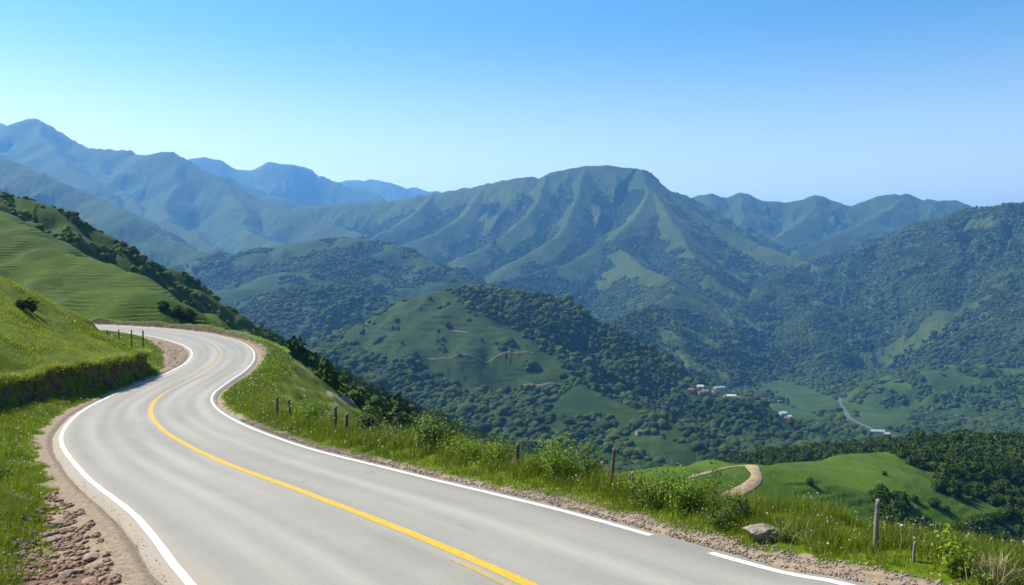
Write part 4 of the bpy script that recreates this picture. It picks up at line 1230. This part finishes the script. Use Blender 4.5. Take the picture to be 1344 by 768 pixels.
def pebbles(S0, S1, e0, e1, side, n, smin, smax, mat, label, name, power=3., big=0.):
    V0, F0 = ico(1); pv = []
    r = np.random.default_rng(5)
    for i in range(6):
        W = V0 * (1 + r.uniform(-.42, .30, (len(V0), 1))) * [1, .8, .75]; pv.append(W)
    s = rng.uniform(S0, S1, n); e = rng.uniform(e0, e1, n); u = (wrf(s) + e) if side > 0 else -(wlf(s) + e); P = road_pt(s, u); P[:, 2] = gz(P)
    z0 = road_pt(s, u)[:, 2]; P[:, 2] = np.where(e < .42, z0 + .004, P[:, 2])
    cl = fbm(P[:, 0], P[:, 1], .5, 3, 201); k = (cl > (-.35 if power > 3.2 or side > 0 else -.12 + .5 * np.abs(e - (e0 + e1) / 2) / (e1 - e0) + .25 * sstep(S1 - 8, S1, s))) & infront(P[:, 0], P[:, 1], P[:, 2]); P = P[k]; n = len(P)
    sz = smin + (smax - smin) * rng.random(n) ** power; A = Acc(); pick = rng.integers(0, 6, n)
    for i in range(6):
        m = np.where(pick == i)[0]; a = rng.uniform(0, 6.28, len(m)); c, sn = np.cos(a)[:, None], np.sin(a)[:, None]; W = pv[i]; q = sz[m][:, None] * .5
        X = np.stack([P[m][:, 0:1] + (W[:, 0] * c - W[:, 1] * sn) * q, P[m][:, 1:2] + (W[:, 0] * sn + W[:, 1] * c) * q, P[m][:, 2:3] + (W[:, 2] + .25) * q], -1)
        FF = (np.arange(len(m))[:, None, None] * len(W) + F0[None]).reshape(-1, 3); A.add(X.reshape(-1, 3), FF, np.repeat(tintv(len(m)), len(W), axis=0))
    o = A.obj(name, mat); tag(o, label, name, kind='stuff')


m_grav, nt, out = new_mat('gravel_stones'); g = NT(nt); _, k_ = g.attr('tint'); n1 = g.noise(g.pos(), 30., 4, .6)
c_ = g.mix(k_[0], (.19, .14, .10), (.36, .30, .235)); g.bsdf(out, g.mix(g.ramp(n1, .35, .65, .4, 0), c_, (.10, .075, .06)), .95, None, .1)
m_rub, nt, out = new_mat('rubble_stones'); g = NT(nt); _, k_ = g.attr('tint'); n1 = g.noise(g.pos(), 20., 4, .6)
c_ = g.mix(k_[0], (.17, .100, .068), (.37, .245, .17)); g.bsdf(out, g.mix(g.ramp(n1, .35, .65, .4, 0), c_, (.07, .045, .035)), .95, None, .1)
pebbles(57, 69, .22, 1.1, 1, 8000, .012, .07, m_grav, 'loose gravel along the valley side shoulder', 'gravel')
pebbles(69, 94, .22, .85, 1, 5000, .025, .08, m_grav, 'fine gravel thinning out along the shoulder towards the bend', 'gravel')
pebbles(58, 78, .9, 2.6, -1, 18000, .02, .17, m_rub, 'reddish rubble and clods beside the inner shoulder', 'rubble', 2.8)
pebbles(58, 80, .2, 1.3, -1, 2600, .010, .035, m_grav, 'grit scattered over the bare inner shoulder', 'gravel', 4.)
pebbles(136, 166, .4, 2.9, -1, 2500, .05, .16, m_grav, 'gravel filling the inside of the far bend', 'gravel')


# ------------------------------------------------------------------ bushes, weeds and saplings of the verge
def bush(P, h, w, label, n, leaf, mat, name='bush', cat='bush', nst=9, base=.15, spread=1., dens_top=1., lo=.0, hi=1., seed=0, spray=.16, group=None, upright=.0):
    r = np.random.default_rng(seed + 900); root = bpy.data.objects.new(name, None); C.objects.link(root); root.location = P; tag(root, label, cat, group)
    paths, tips = [], []
    for i in range(nst):
        a = r.uniform(0, 6.283); q = np.sqrt(r.uniform(0, 1)) * w * .5 * spread; hh = h * r.uniform(.6, 1.) * (1 - .45 * (q / (w * .5 + 1e-6)) ** 2 * (1 - upright))
        t = np.linspace(0, 1, 7)[:, None]; end = np.array([q * math.cos(a), q * math.sin(a), hh]); st = np.array([.06 * w * math.cos(a), .06 * w * math.sin(a), -.12])
        c = st + (end - st) * t; c[:, :2] *= (.55 + .45 * t); c += r.normal(0, .012 * h, c.shape) * t; paths.append(c)
        for k in range(5):
            f = r.uniform(base, 1); j = c[int(f * 6)]; d = r.normal(0, 1, 3); d[2] = abs(d[2]) * .6; d /= np.linalg.norm(d); L_ = w * r.uniform(.10, .26)
            paths.append(np.array([j, j + d * L_ * .5 + [0, 0, .02], j + d * L_])); tips.append(j + d * L_)
        for f in np.linspace(base, 1, 6): tips.append(c[int(f * 6)])
    V, Fq = tubes(paths, [.010 + .004 * h if len(p) == 7 else .004 for p in paths], [.003] * len(paths), 5)
    link('stem', mesh_np('stem', V, Fq, True), M_BARK, root)
    tips = np.array(tips); pk = r.integers(0, len(tips), n); c = tips[pk] + r.normal(0, spray * w * .5, (n, 3)) * [1, 1, .9]; c[:, 2] = np.maximum(c[:, 2], .02 + .1 * r.random(n))
    out_ = c - [0, 0, h * .4]; N = out_ / (np.linalg.norm(out_, axis=1)[:, None] + 1e-6) * .6 + r.normal(0, .6, (n, 3)) + [-.1, -.15, .45]
    A = Acc(); t = tintv(n, lo, hi, .03); t[:, 0] = np.clip(t[:, 0] + .35 * fbm(c[:, 0], c[:, 1] + c[:, 2], w * .35, 2, seed), 0, 1)
    A.add(*leaves(c, N, leaf * r.uniform(.6, 1.3, n), t)); A.obj('foliage', mat, root); return root


def at_px(px, e): return verge_pt(px, e)


def hgt(P, top): return top_at(P, top) - P[2]


P = at_px(572, 2.31); bush(P, hgt(P, 540), 1.9, 'round dark green bush standing taller than the verge grass', 4200, .10, M_LEAF, seed=1, nst=16, lo=0, hi=.75)
P = at_px(481, 2.57); bush(P, hgt(P, 531), 1.3, 'small leafy tree rising behind the fence posts', 1500, .10, M_LEAFD, 'small_tree', 'tree', seed=2, nst=10, base=.3, lo=.2)
P = at_px(404, 2.24); bush(P, hgt(P, 520), 1.9, 'pale yellow green bush near the start of the fence', 1700, .11, M_LEAFY, seed=3, nst=14, lo=0, hi=.7)
P = at_px(735, 1.91); bush(P, hgt(P, 572), 1.5, 'large leafy weeds with upright shoots left of the leaning post', 3400, .062, M_LEAFY, 'weed_clump', 'weeds', nst=20, seed=4, upright=.8, spray=.12, lo=0, hi=.8)
P = at_px(770, 2.05); bush(P, hgt(P, 582), .9, 'tangle of leafy shoots leaning on the tall dark post', 1500, .060, M_LEAF, 'weed_clump', 'weeds', nst=11, seed=5, upright=.8, spray=.14)
P = at_px(652, 2.05); bush(P, hgt(P, 572), 1.35, 'bright leafy weeds around the twig wrapped post', 1800, .070, M_LEAFY, 'weed_clump', 'weeds', nst=13, seed=6, upright=.7, spray=.14, lo=0, hi=.75)
P = at_px(620, 1.98); bush(P, hgt(P, 583), 1.3, 'low bright weeds between the round bush and the twig wrapped post', 1400, .070, M_LEAFY, 'weed_clump', 'weeds', nst=11, seed=7, upright=.6, spray=.15, lo=0, hi=.7)
P = at_px(862, 1.72); bush(P, hgt(P, 619), 1.2, 'leafy clump right of the thin grey stake', 2300, .058, M_LEAF, 'weed_clump', 'weeds', nst=14, seed=8, upright=.6, spray=.15, lo=.1)
P = at_px(900, 1.58); bush(P, hgt(P, 616), 1.1, 'bright leafy clump at the foot of the tall thin plant', 2300, .055, M_LEAFY, 'weed_clump', 'weeds', nst=13, seed=9, upright=.6, spray=.14, lo=0, hi=.8)
P = at_px(948, 1.35); bush(P, hgt(P, 668), .85, 'dark green bush close to the boulder', 2100, .050, M_LEAF, seed=10, nst=12, lo=0, hi=.5)
P = at_px(976, 1.72); bush(P, hgt(P, 649), .40, 'small dark upright plant between the tall thin plant and the boulder', 420, .06, M_LEAFD, 'weed_plant', 'plant', nst=4, seed=11, upright=1., spray=.3)
P = at_px(703, 1.91); bush(P, hgt(P, 594), 1.0, 'low leafy weeds right of the twig wrapped post', 1000, .060, M_LEAF, 'weed_clump', 'weeds', nst=9, seed=12, upright=.5)
P = at_px(1245, 1.35); bush(P, hgt(P, 688), .50, 'leafy sapling with broad bright leaves beside the dry grass', 620, .070, M_LEAFY, 'sapling', 'sapling', nst=7, seed=13, upright=.9, spray=.2, base=.2, lo=.1)
P = at_px(1028, 1.35); bush(P, hgt(P, 690), .55, 'low weedy tuft on the grass just right of the boulder', 600, .045, M_LEAF, 'weed_clump', 'weeds', nst=7, seed=14, upright=.4)
P = at_px(430, 2.57); bush(P, hgt(P, 539), 1.3, 'low bush between the pale bush and the fence posts', 700, .09, M_LEAF, seed=15, nst=8)
P = at_px(520, 2.38); bush(P, hgt(P, 557), 1.4, 'dark low bush left of the round dark bush', 1000, .08, M_LEAFD, seed=16, nst=9, lo=.2)
P = at_px(350, 1.91); bush(P, hgt(P, 526), .9, 'scruffy low bush at the bend end of the fence', 500, .09, M_LEAF, seed=17, nst=7)


P = at_px(602, 2.2); bush(P, hgt(P, 573), 1.1, 'bright leafy weeds touching the round dark bush on its road side', 1500, .075, M_LEAFY, 'weed_clump', 'weeds', nst=12, seed=19, upright=.7, spray=.15, lo=0, hi=.8)
P = at_px(835, 1.9); bush(P, hgt(P, 632), .8, 'low leafy weeds at the foot of the thin grey stake', 1300, .058, M_LEAFY, 'weed_clump', 'weeds', nst=9, seed=20, upright=.5, spray=.16, lo=0, hi=.8)
P = at_px(1290, 1.3); bush(P, hgt(P, 738), .5, 'low broad leaved weeds below the dead stems', 420, .06, M_LEAFY, 'weed_clump', 'weeds', nst=6, seed=21, upright=.4)


def tall_plant(P, h, label, n, leaf, lean, mat, seed, name='tall_plant', cat='plant', head=None, side=4):
    r = np.random.default_rng(seed); root = bpy.data.objects.new(name, None); C.objects.link(root); root.location = P; tag(root, label, cat)
    paths, pts = [], []
    for i in range(side):
        l = np.array(lean) + r.normal(0, .10, 2) * (i > 0); hh = h * (1 if i == 0 else r.uniform(.5, .88)); t = np.linspace(0, 1, 12)[:, None]
        c = np.column_stack([l[0] * hh * t ** 1.6, l[1] * hh * t ** 1.6, hh * t - .08]) + np.cumsum(r.normal(0, .008, (12, 3)), 0); paths.append(c)
        k = r.uniform(.18, 1, n // side); q = c[(k * 11).astype(int)] + r.normal(0, .05, (len(k), 3)) * [1, 1, .6]; pts.append(q)
    V, Fq = tubes(paths, .010, .004, 5); link('stem', mesh_np('stem', V, Fq, True), M_DRY if head else M_BARK, root)
    me = root.children[0].data; set_col(me, 'tint', np.full((len(V), 3), .4) * [1, 0, 0])
    pts = np.vstack(pts); m = len(pts)
    if m:
        A = Acc(); A.add(*leaves(pts, r.normal(0, .7, (m, 3)) + [-.1, -.3, .4], leaf * r.uniform(.6, 1.3, m), tintv(m, .1, .9, .03), .5)); A.obj('foliage', mat, root)
    if head:
        V, Fq = ico(3); V = V * (.028 * (1 + .5 * fbm(V[:, 0] * 3, V[:, 1] * 3 + V[:, 2] * 2, .5, 2, seed)))[:, None] + paths[0][-1]
        me = mesh_np('flower_head', V, Fq); set_col(me, 'tint', tintv(len(V), .4, 1, .3, .25)); link('flower_head', me, M_DRY, root)
    return root


P = at_px(934, 1.52); tall_plant(P, hgt(P, 594), 'tall thin plant with small leaves standing above the leafy clumps', 210, .058, (.04, .0), M_LEAF, 61, side=3)
P = at_px(948, 1.52); tall_plant(P, hgt(P, 612), 'arching leafy shoot beside the tall thin plant', 160, .060, (.14, .0), M_LEAFY, 62, side=2)
P = at_px(1175, 1.45); tall_plant(P, hgt(P, 687), 'dead thistle stalk with a fluffy head right of the lone post', 0, .03, (.03, 0), M_DRY, 63, 'thistle', 'thistle', True, 1)
P = at_px(787, 1.91); tall_plant(P, hgt(P, 604), 'bare dry stalk just left of the leaning post', 0, .03, (.03, 0), M_DRY, 64, 'dry_stalk', 'stalk', True, 1)


def dry_clump(P, h, label, n, seed, w=.3):
    r = np.random.default_rng(seed); A = Acc(); q = np.column_stack([r.normal(0, w * .35, n), r.normal(0, w * .35, n), np.zeros(n) - .05]) + P
    q[:, 2] = gz(q) - .03
    A.add(*blades(q, h * r.uniform(.45, 1., n), .012 * r.uniform(.6, 1.6, n), np.clip(r.normal(.45, .3, n), 0, 1.2), tintv(n, .2, 1), 4))
    return tag(A.obj('grass_tuft', M_DRY), label, 'grass tuft')


P = at_px(1312, 1.35); dry_clump(P, hgt(P, 712), 'clump of dead straw coloured stems past the leafy sapling', 150, 71, .34)
P = at_px(1285, 1.35); dry_clump(P, .42, 'smaller clump of pale dry grass beside the dead stems', 60, 73, .25)
P = at_px(829, 1.82); dry_clump(P, hgt(P, 628) * .95, 'pale dry weeds hanging around the thin grey stake', 70, 74, .2)
P = at_px(672, 1.88); dry_clump(P, hgt(P, 590) * .95, 'dry twigs tangled around the twig wrapped post', 60, 75, .3)
P = at_px(1040, 1.35); dry_clump(P, .55, 'arching seed stalks above the grass right of the boulder', 26, 76, .5)


# ------------------------------------------------------------------ trees one can tell apart, farther off
TM = []
for i, pr in enumerate(P_LEAFY):
    V, Fq, dt = pr; me = mesh_np('crown', V * .5, Fq); t = np.zeros((len(V), 3)); t[:, 0] = np.clip(.42 + dt, 0, 1); set_col(me, 'tint', t); me.materials.append(M_CROWN_NEAR)
    q = np.array([[0, 0, -.35], [.01, 0, -.1], [.02, .01, .15], [0, 0, .4]]); q2 = np.array([[0, 0, .1], [.1, .06, .3], [.2, .1, .5]]); q3 = np.array([[0, 0, .05], [-.1, .06, .28], [-.2, -.05, .48]])
    Vt, Ft = tubes([q, q2, q3], [.05, .025, .025], [.025, .01, .01], 6); mt = mesh_np('trunk', Vt, Ft, True); mt.materials.append(M_BARK); TM.append((me, mt))


def tree(P, D, label, group, seed, name='tree', cat='tree', lift=.12):
    r = np.random.default_rng(seed); me, mt = TM[seed % len(TM)]; root = bpy.data.objects.new(name, None); C.objects.link(root); root.location = P
    root.rotation_euler = (0, 0, r.uniform(0, 6.28)); root.scale = (D, D, D * r.uniform(.85, 1.2)); tag(root, label, cat, group)
    a = bpy.data.objects.new('crown', me); C.objects.link(a); a.parent = root; a.location = (0, 0, lift); b = bpy.data.objects.new('trunk', mt); C.objects.link(b); b.parent = root; b.location = (0, 0, lift); return root


H_ = hit(4, 640, 10.); bush(H_ - [.5, 0, 0], .75, 1.3, 'added dark bush standing in for a shadowed gap in the near inner verge', 1500, .06, M_LEAFD, seed=18, nst=10)  # made-up bush, its dark leaves imitate the shade of a gap in the verge
for i, (px, py, D, lb, rm) in enumerate((
    (38, 408, 1.3, 'lower of the two dark bushes on the face of the mound', 40), (28, 404, 1.0, 'upper of the two dark bushes on the face of the mound', 40),
    (1063, 636, 2.6, 'lone dark bush in the middle of the smooth pasture', 200), (1161, 624, 2.2, 'low bush below the right end of the pasture crest', 200), (1176, 652, 2.6, 'bush highest in the group above the lone post', 200),
    (1200, 658, 3.0, 'bush in the pasture just right of the group above the lone post', 200), (1226, 664, 4.2, 'dense round bush standing apart at the edge of the terraced grass', 200), (1243, 671, 2.4, 'small bush right of the dense round one', 200),
    (1164, 661, 3.2, 'bush at the left of the group above the lone post', 200), (1192, 667, 2.7, 'bush at the lower right of the group above the lone post', 200), (1168, 684, 3.4, 'large bush behind the thistle stalk', 200), (1182, 689, 3.0, 'dark bush right of the large one behind the thistle stalk', 200),
    (215, 406, 2.1, 'solitary round tree on the spur behind the far bend', 120), (247, 419, 2.6, 'small dark bush right of the solitary round tree', 120), (234, 414, 2.0, 'low bush between the two bushes behind the far bend', 120),
    (398, 492, 5.0, 'big dark bush on the slope below the outside of the bend', 90), (120, 300, 2.2, 'small bush low on the skyline ridge at the upper end of the row', 210), (152, 320, 2.6, 'bush on the skyline ridge', 210), (162, 326, 3.2, 'bush in the middle of the row on the skyline ridge', 210), (175, 334, 3.6, 'biggest bush of the row on the skyline ridge', 210), (190, 342, 1.8, 'last small bush of the row on the skyline ridge', 210),
    (588, 429, 11, 'tree by the bare scar on the cone shaped hill', 900), (565, 394, 9, 'lone tree near the top of the cone shaped hill', 900), (575, 436, 6, 'small tree left of the bare scar on the cone shaped hill', 900), (632, 447, 6, 'tree on the right slope of the cone shaped hill', 900), (528, 452, 6, 'small tree low on the left slope of the cone shaped hill', 900), (604, 468, 6, 'tree beside the thin contour track of the cone shaped hill', 900), (652, 452, 7, 'bush on the shoulder of the cone shaped hill', 900),
    (1003, 497, 16, 'solitary tree in the field beyond the village', 1200))):
    H_ = hit(px, py, rm); tree(H_ - [0, 0, .1 * D], D, lb, None, 300 + i, 'bush' if 'bush' in lb else 'tree', 'bush' if 'bush' in lb else 'tree')

# the wood on the right: nearest trees one by one, the rest as a mass
x, y, z, r = wood_points(['wood', 'track'], 4.4, 230, 620, 1.25, slack=4)
px, py = toimg(x, y, z); inn = (px > -20) & (px < 1370) & (py < 790)
vis = (z + 3.2 - HC) / r > gnear(x, y, GVIS); d_ = 4.4 * np.exp(rng.normal(0, .22, len(x)))
sc_ = np.where(inn & vis, d_ / r, 0); o_ = np.argsort(-sc_); one = []; taken = np.zeros(len(x), bool)
for k in o_:
    if sc_[k] <= 0 or len(one) >= 150: break
    one.append(k); taken[k] = True
for k in one:
    tree(np.array([x[k], y[k], z[k] - .1 * d_[k]]), d_[k], 'round dense tree of the wood beside the pasture with the track', 'trees of the wood beside the pasture', 1000 + int(k))
A = Acc(); m = ~taken; crowns(A, x[m], y[m], z[m] - .1 * d_[m], d_[m], P_LEAFY, tintn(x[m], y[m], 30, .2)); o = A.obj('forest', M_CROWN_NEAR)
tag(o, 'dense wood covering the rise beyond the pasture with the track', 'forest', kind='stuff')

# ------------------------------------------------------------------ village houses
def plain(name, col, rough=.8):
    m, nt, out = new_mat(name); g = NT(nt); n1 = g.noise(g.n('ShaderNodeTexCoord').outputs['Object'], 1.2, 4, .6)
    g.bsdf(out, g.mix(g.ramp(n1, .3, .7, 0, .35), col, tuple(.7 * v for v in col)), rough, None, .2); return m


MH = {'white': plain('white_render', (.45, .43, .39)), 'cream': plain('cream_render', (.34, .29, .22)), 'pink': plain('pink_render', (.33, .23, .19)), 'rwhite': plain('white_sheet_roof', (.46, .47, .48), .5), 'rred': plain('red_tile_roof', (.19, .095, .07)),
      'rblue': plain('blue_grey_roof', (.28, .34, .39), .5), 'rrust': plain('rust_roof', (.18, .115, .08)), 'dark': plain('window_dark', (.02, .02, .025), .2), 'wood': plain('door_wood', (.10, .06, .04))}


def box(x0, x1, y0, y1, z0, z1):
    V = np.array([(x, y, z) for z in (z0, z1) for y in (y0, y1) for x in (x0, x1)], float); return V, np.array([(0, 2, 3, 1), (4, 5, 7, 6), (0, 1, 5, 4), (2, 6, 7, 3), (0, 4, 6, 2), (1, 3, 7, 5)])


def house(px, py, rm, L_, D_, H_, rz, wall, roof, label, group='small houses of the valley village', rise=.32, name='house', cat='house', P=None):
    P = hit(px, py, rm) if P is None else P
    root = bpy.data.objects.new(name, None); C.objects.link(root); root.location = P + [0, 0, -.5]; root.rotation_euler = (0, 0, rz); tag(root, label, cat, group)
    V, Fq = box(-L_ / 2, L_ / 2, -D_ / 2, D_ / 2, -1.5, H_); rh = D_ * rise
    V = np.vstack([V, [(-L_ / 2, 0, H_ + rh - .05), (L_ / 2, 0, H_ + rh - .05)]]); me = bpy.data.meshes.new('wall'); F_ = [tuple(f) for f in Fq if tuple(f) != (4, 5, 7, 6)] + [(4, 8, 6), (5, 7, 9)]
    me.from_pydata([tuple(v) for v in V], [], F_); me.update(); link('wall', me, MH[wall], root)
    o = .45; t = .18; k = rh / (D_ / 2); e = H_ - o * k
    pr = [(-D_ / 2 - o, e + .02), (0, H_ + rh + .02), (D_ / 2 + o, e + .02), (D_ / 2 + o, e + .02 + t), (0, H_ + rh + .02 + t), (-D_ / 2 - o, e + .02 + t)]
    Vr = [(x, a, b) for x in (-L_ / 2 - o, L_ / 2 + o) for a, b in pr]; Fr = [(i, (i + 1) % 6, 6 + (i + 1) % 6, 6 + i) for i in range(6)] + [(0, 5, 4, 1), (1, 4, 3, 2), (6, 7, 10, 11), (7, 8, 9, 10)]
    me = bpy.data.meshes.new('roof'); me.from_pydata(Vr, [], Fr); me.update(); bm = bmesh.new(); bm.from_mesh(me); bmesh.ops.recalc_face_normals(bm, faces=bm.faces); bm.to_mesh(me); bm.free(); link('roof', me, MH[roof], root)
    nw = max(2, int(L_ / 3.2))
    for i in range(nw):
        xc = -L_ / 2 + (i + .5) * L_ / nw
        if i == nw // 2: V, Fq = box(xc - .55, xc + .55, -D_ / 2 - .06, -D_ / 2 + .05, -1., 2.05); nm, mt_ = 'door', 'wood'
        else: V, Fq = box(xc - .6, xc + .6, -D_ / 2 - .05, -D_ / 2 + .05, .95, 2.15); nm, mt_ = 'window', 'dark'
        link(nm, mesh_np(nm, V, Fq), MH[mt_], root)
    return root


house(840, 569, 700, 10, 7, 3.2, .25, 'pink', 'rred', 'lone farmhouse with a reddish roof on the knoll of pale fields', None)
VH = [(919, 509, 10, 7, 'white', 'rwhite', 'white house highest in the village'), (944, 511, 20, 7, 'white', 'rblue', 'long low blue grey roofed house at the top of the village'), (926, 516, 11, 8, 'pink', 'rred', 'red roofed house below the highest white one'),
      (933, 518, 12, 8, 'pink', 'rrust', 'rust roofed house in the middle of the upper village'), (920, 517, 8, 6, 'cream', 'rrust', 'small cream house left of the upper village rooftops'), (907, 514, 9, 6, 'cream', 'rred', 'first small red roofed house at the edge of the upper village'),
      (938, 514.5, 9, 7, 'white', 'rred', 'white house squeezed behind the rust roofed one'), (960, 522, 14, 7, 'white', 'rwhite', 'white shed between the two parts of the village'), (968, 524, 9, 6, 'cream', 'rrust', 'cream house beside the white shed'), (953, 521, 8, 6, 'cream', 'rred', 'small house left of the white shed'),
      (1000, 526, 14, 8, 'white', 'rred', 'broad red roofed house at the top of the lower village'), (1006, 529, 10, 7, 'white', 'rwhite', 'white house below the broad red roofed one'), (1019, 526, 14, 8, 'white', 'rblue', 'blue roofed house in the lower village'), (1024, 528.5, 9, 6, 'white', 'rwhite', 'small white house below the blue roofed one'),
      (1027, 545, 12, 8, 'white', 'rwhite', 'large white house at the edge of the small field'), (1036, 548, 9, 6, 'cream', 'rwhite', 'cream walled shed right of the large white house'), (1033, 551, 8, 6, 'white', 'rrust', 'low rust roofed house below the large white one'),
      (1053, 584, 10, 6, 'white', 'rwhite', 'white cottage alone above the near woods'), (1066, 584.5, 14, 6, 'cream', 'rblue', 'long grey roofed cottage next to the lone white cottage'), (1152, 568, 22, 8, 'white', 'rblue', 'long blue roofed warehouse beside the valley road'), (1163, 572, 14, 7, 'white', 'rwhite', 'white shed behind the blue roofed warehouse'), (1185, 578, 12, 8, 'white', 'rwhite', 'white house at the lower end of the valley road')]
for i, (px, py, L_, D_, wl_, rf_, lb) in enumerate(VH): house(px, py, 700, L_, D_, 3. + (i % 3) * .5, .5 * math.sin(i * 2.3), wl_, rf_, lb)

# ------------------------------------------------------------------ light, air and camera
SUN_AZ, SUN_EL = math.radians(-62), math.radians(49)     # azimuth from +Y, towards -X
sd = Vector((math.sin(SUN_AZ) * math.cos(SUN_EL), math.cos(SUN_AZ) * math.cos(SUN_EL), math.sin(SUN_EL)))
L = bpy.data.lights.new('sun', 'SUN'); L.energy = 5.; L.angle = math.radians(.53); L.color = (1., .93, .80)
lo = bpy.data.objects.new('sun', L); C.objects.link(lo); lo.rotation_euler = (-sd).to_track_quat('-Z', 'Y').to_euler(); lo.location = (0, 0, 60)
SKY_LOW, SKY_HIGH = (1.92, 1.57, 1.02), (.41, .80, .95)
w = bpy.data.worlds.new('World'); bpy.context.scene.world = w; w.use_nodes = True
nt = w.node_tree; nt.nodes.clear(); g = NT(nt)
sky = g.n('ShaderNodeTexSky', sky_type='NISHITA'); sky.sun_disc = False
sky.sun_elevation = SUN_EL; sky.sun_rotation = SUN_AZ; sky.altitude = 600; sky.air_density = 1.0; sky.dust_density = 1.2; sky.ozone_density = 1.6
bg = g.n('ShaderNodeBackground'); bg.inputs[1].default_value = .09
wo = g.n('ShaderNodeOutputWorld'); 
tc = g.n('ShaderNodeTexCoord'); sx = g.n('ShaderNodeSeparateXYZ'); g.l(tc.outputs['Generated'], sx.inputs[0])
gr = g.mix(g.ramp(sx.outputs[2], 0.07, .30), SKY_LOW, SKY_HIGH)
skc = g.mix(1., sky.outputs[0], gr, 'MULTIPLY'); g.l(skc, bg.inputs[0]); g.l(bg.outputs[0], wo.inputs[0])

hz = bmesh.new(); bmesh.ops.create_cube(hz, size=1.)
hm = bpy.data.meshes.new('haze'); hz.to_mesh(hm); hz.free()
ho = link('haze', hm); ztop = float(GH.max()) + 25; zbot = float(GH.min()) - 1.5
ho.scale = (56000, 56000, ztop - zbot); ho.location = (0, 0, (ztop + zbot) / 2)
tag(ho, 'thin blue air haze filling the valley', 'haze', kind='stuff')
m, nt, out = new_mat('haze_air'); g = NT(nt)
pv = g.n('ShaderNodeVolumePrincipled'); pv.inputs['Color'].default_value = (.17, .47, 1., 1); pv.inputs['Density'].default_value = 8e-5; pv.inputs['Anisotropy'].default_value = .3
g.l(pv.outputs[0], out.inputs['Volume']); hm.materials.append(m)

cam = bpy.data.cameras.new('camera'); co = bpy.data.objects.new('camera', cam); C.objects.link(co)
co.location = (0, 0, HC); co.rotation_euler = (math.pi / 2 - TH, 0, 0)
cam.sensor_width = 36; cam.lens = F * 36 / 1344; cam.clip_start = .1; cam.clip_end = 120000
sc = bpy.context.scene; sc.camera = co
sc.view_settings.view_transform = 'Standard'; sc.view_settings.look = 'None'; sc.view_settings.gamma = 1; sc.view_settings.exposure = 1.0
sc.view_settings.use_curve_mapping = False
sc.render.engine = 'CYCLES'
cy = sc.cycles; cy.max_bounces = 5; cy.diffuse_bounces = 2; cy.glossy_bounces = 1; cy.transmission_bounces = 3; cy.volume_bounces = 1; cy.transparent_max_bounces = 6
cy.use_denoising = True
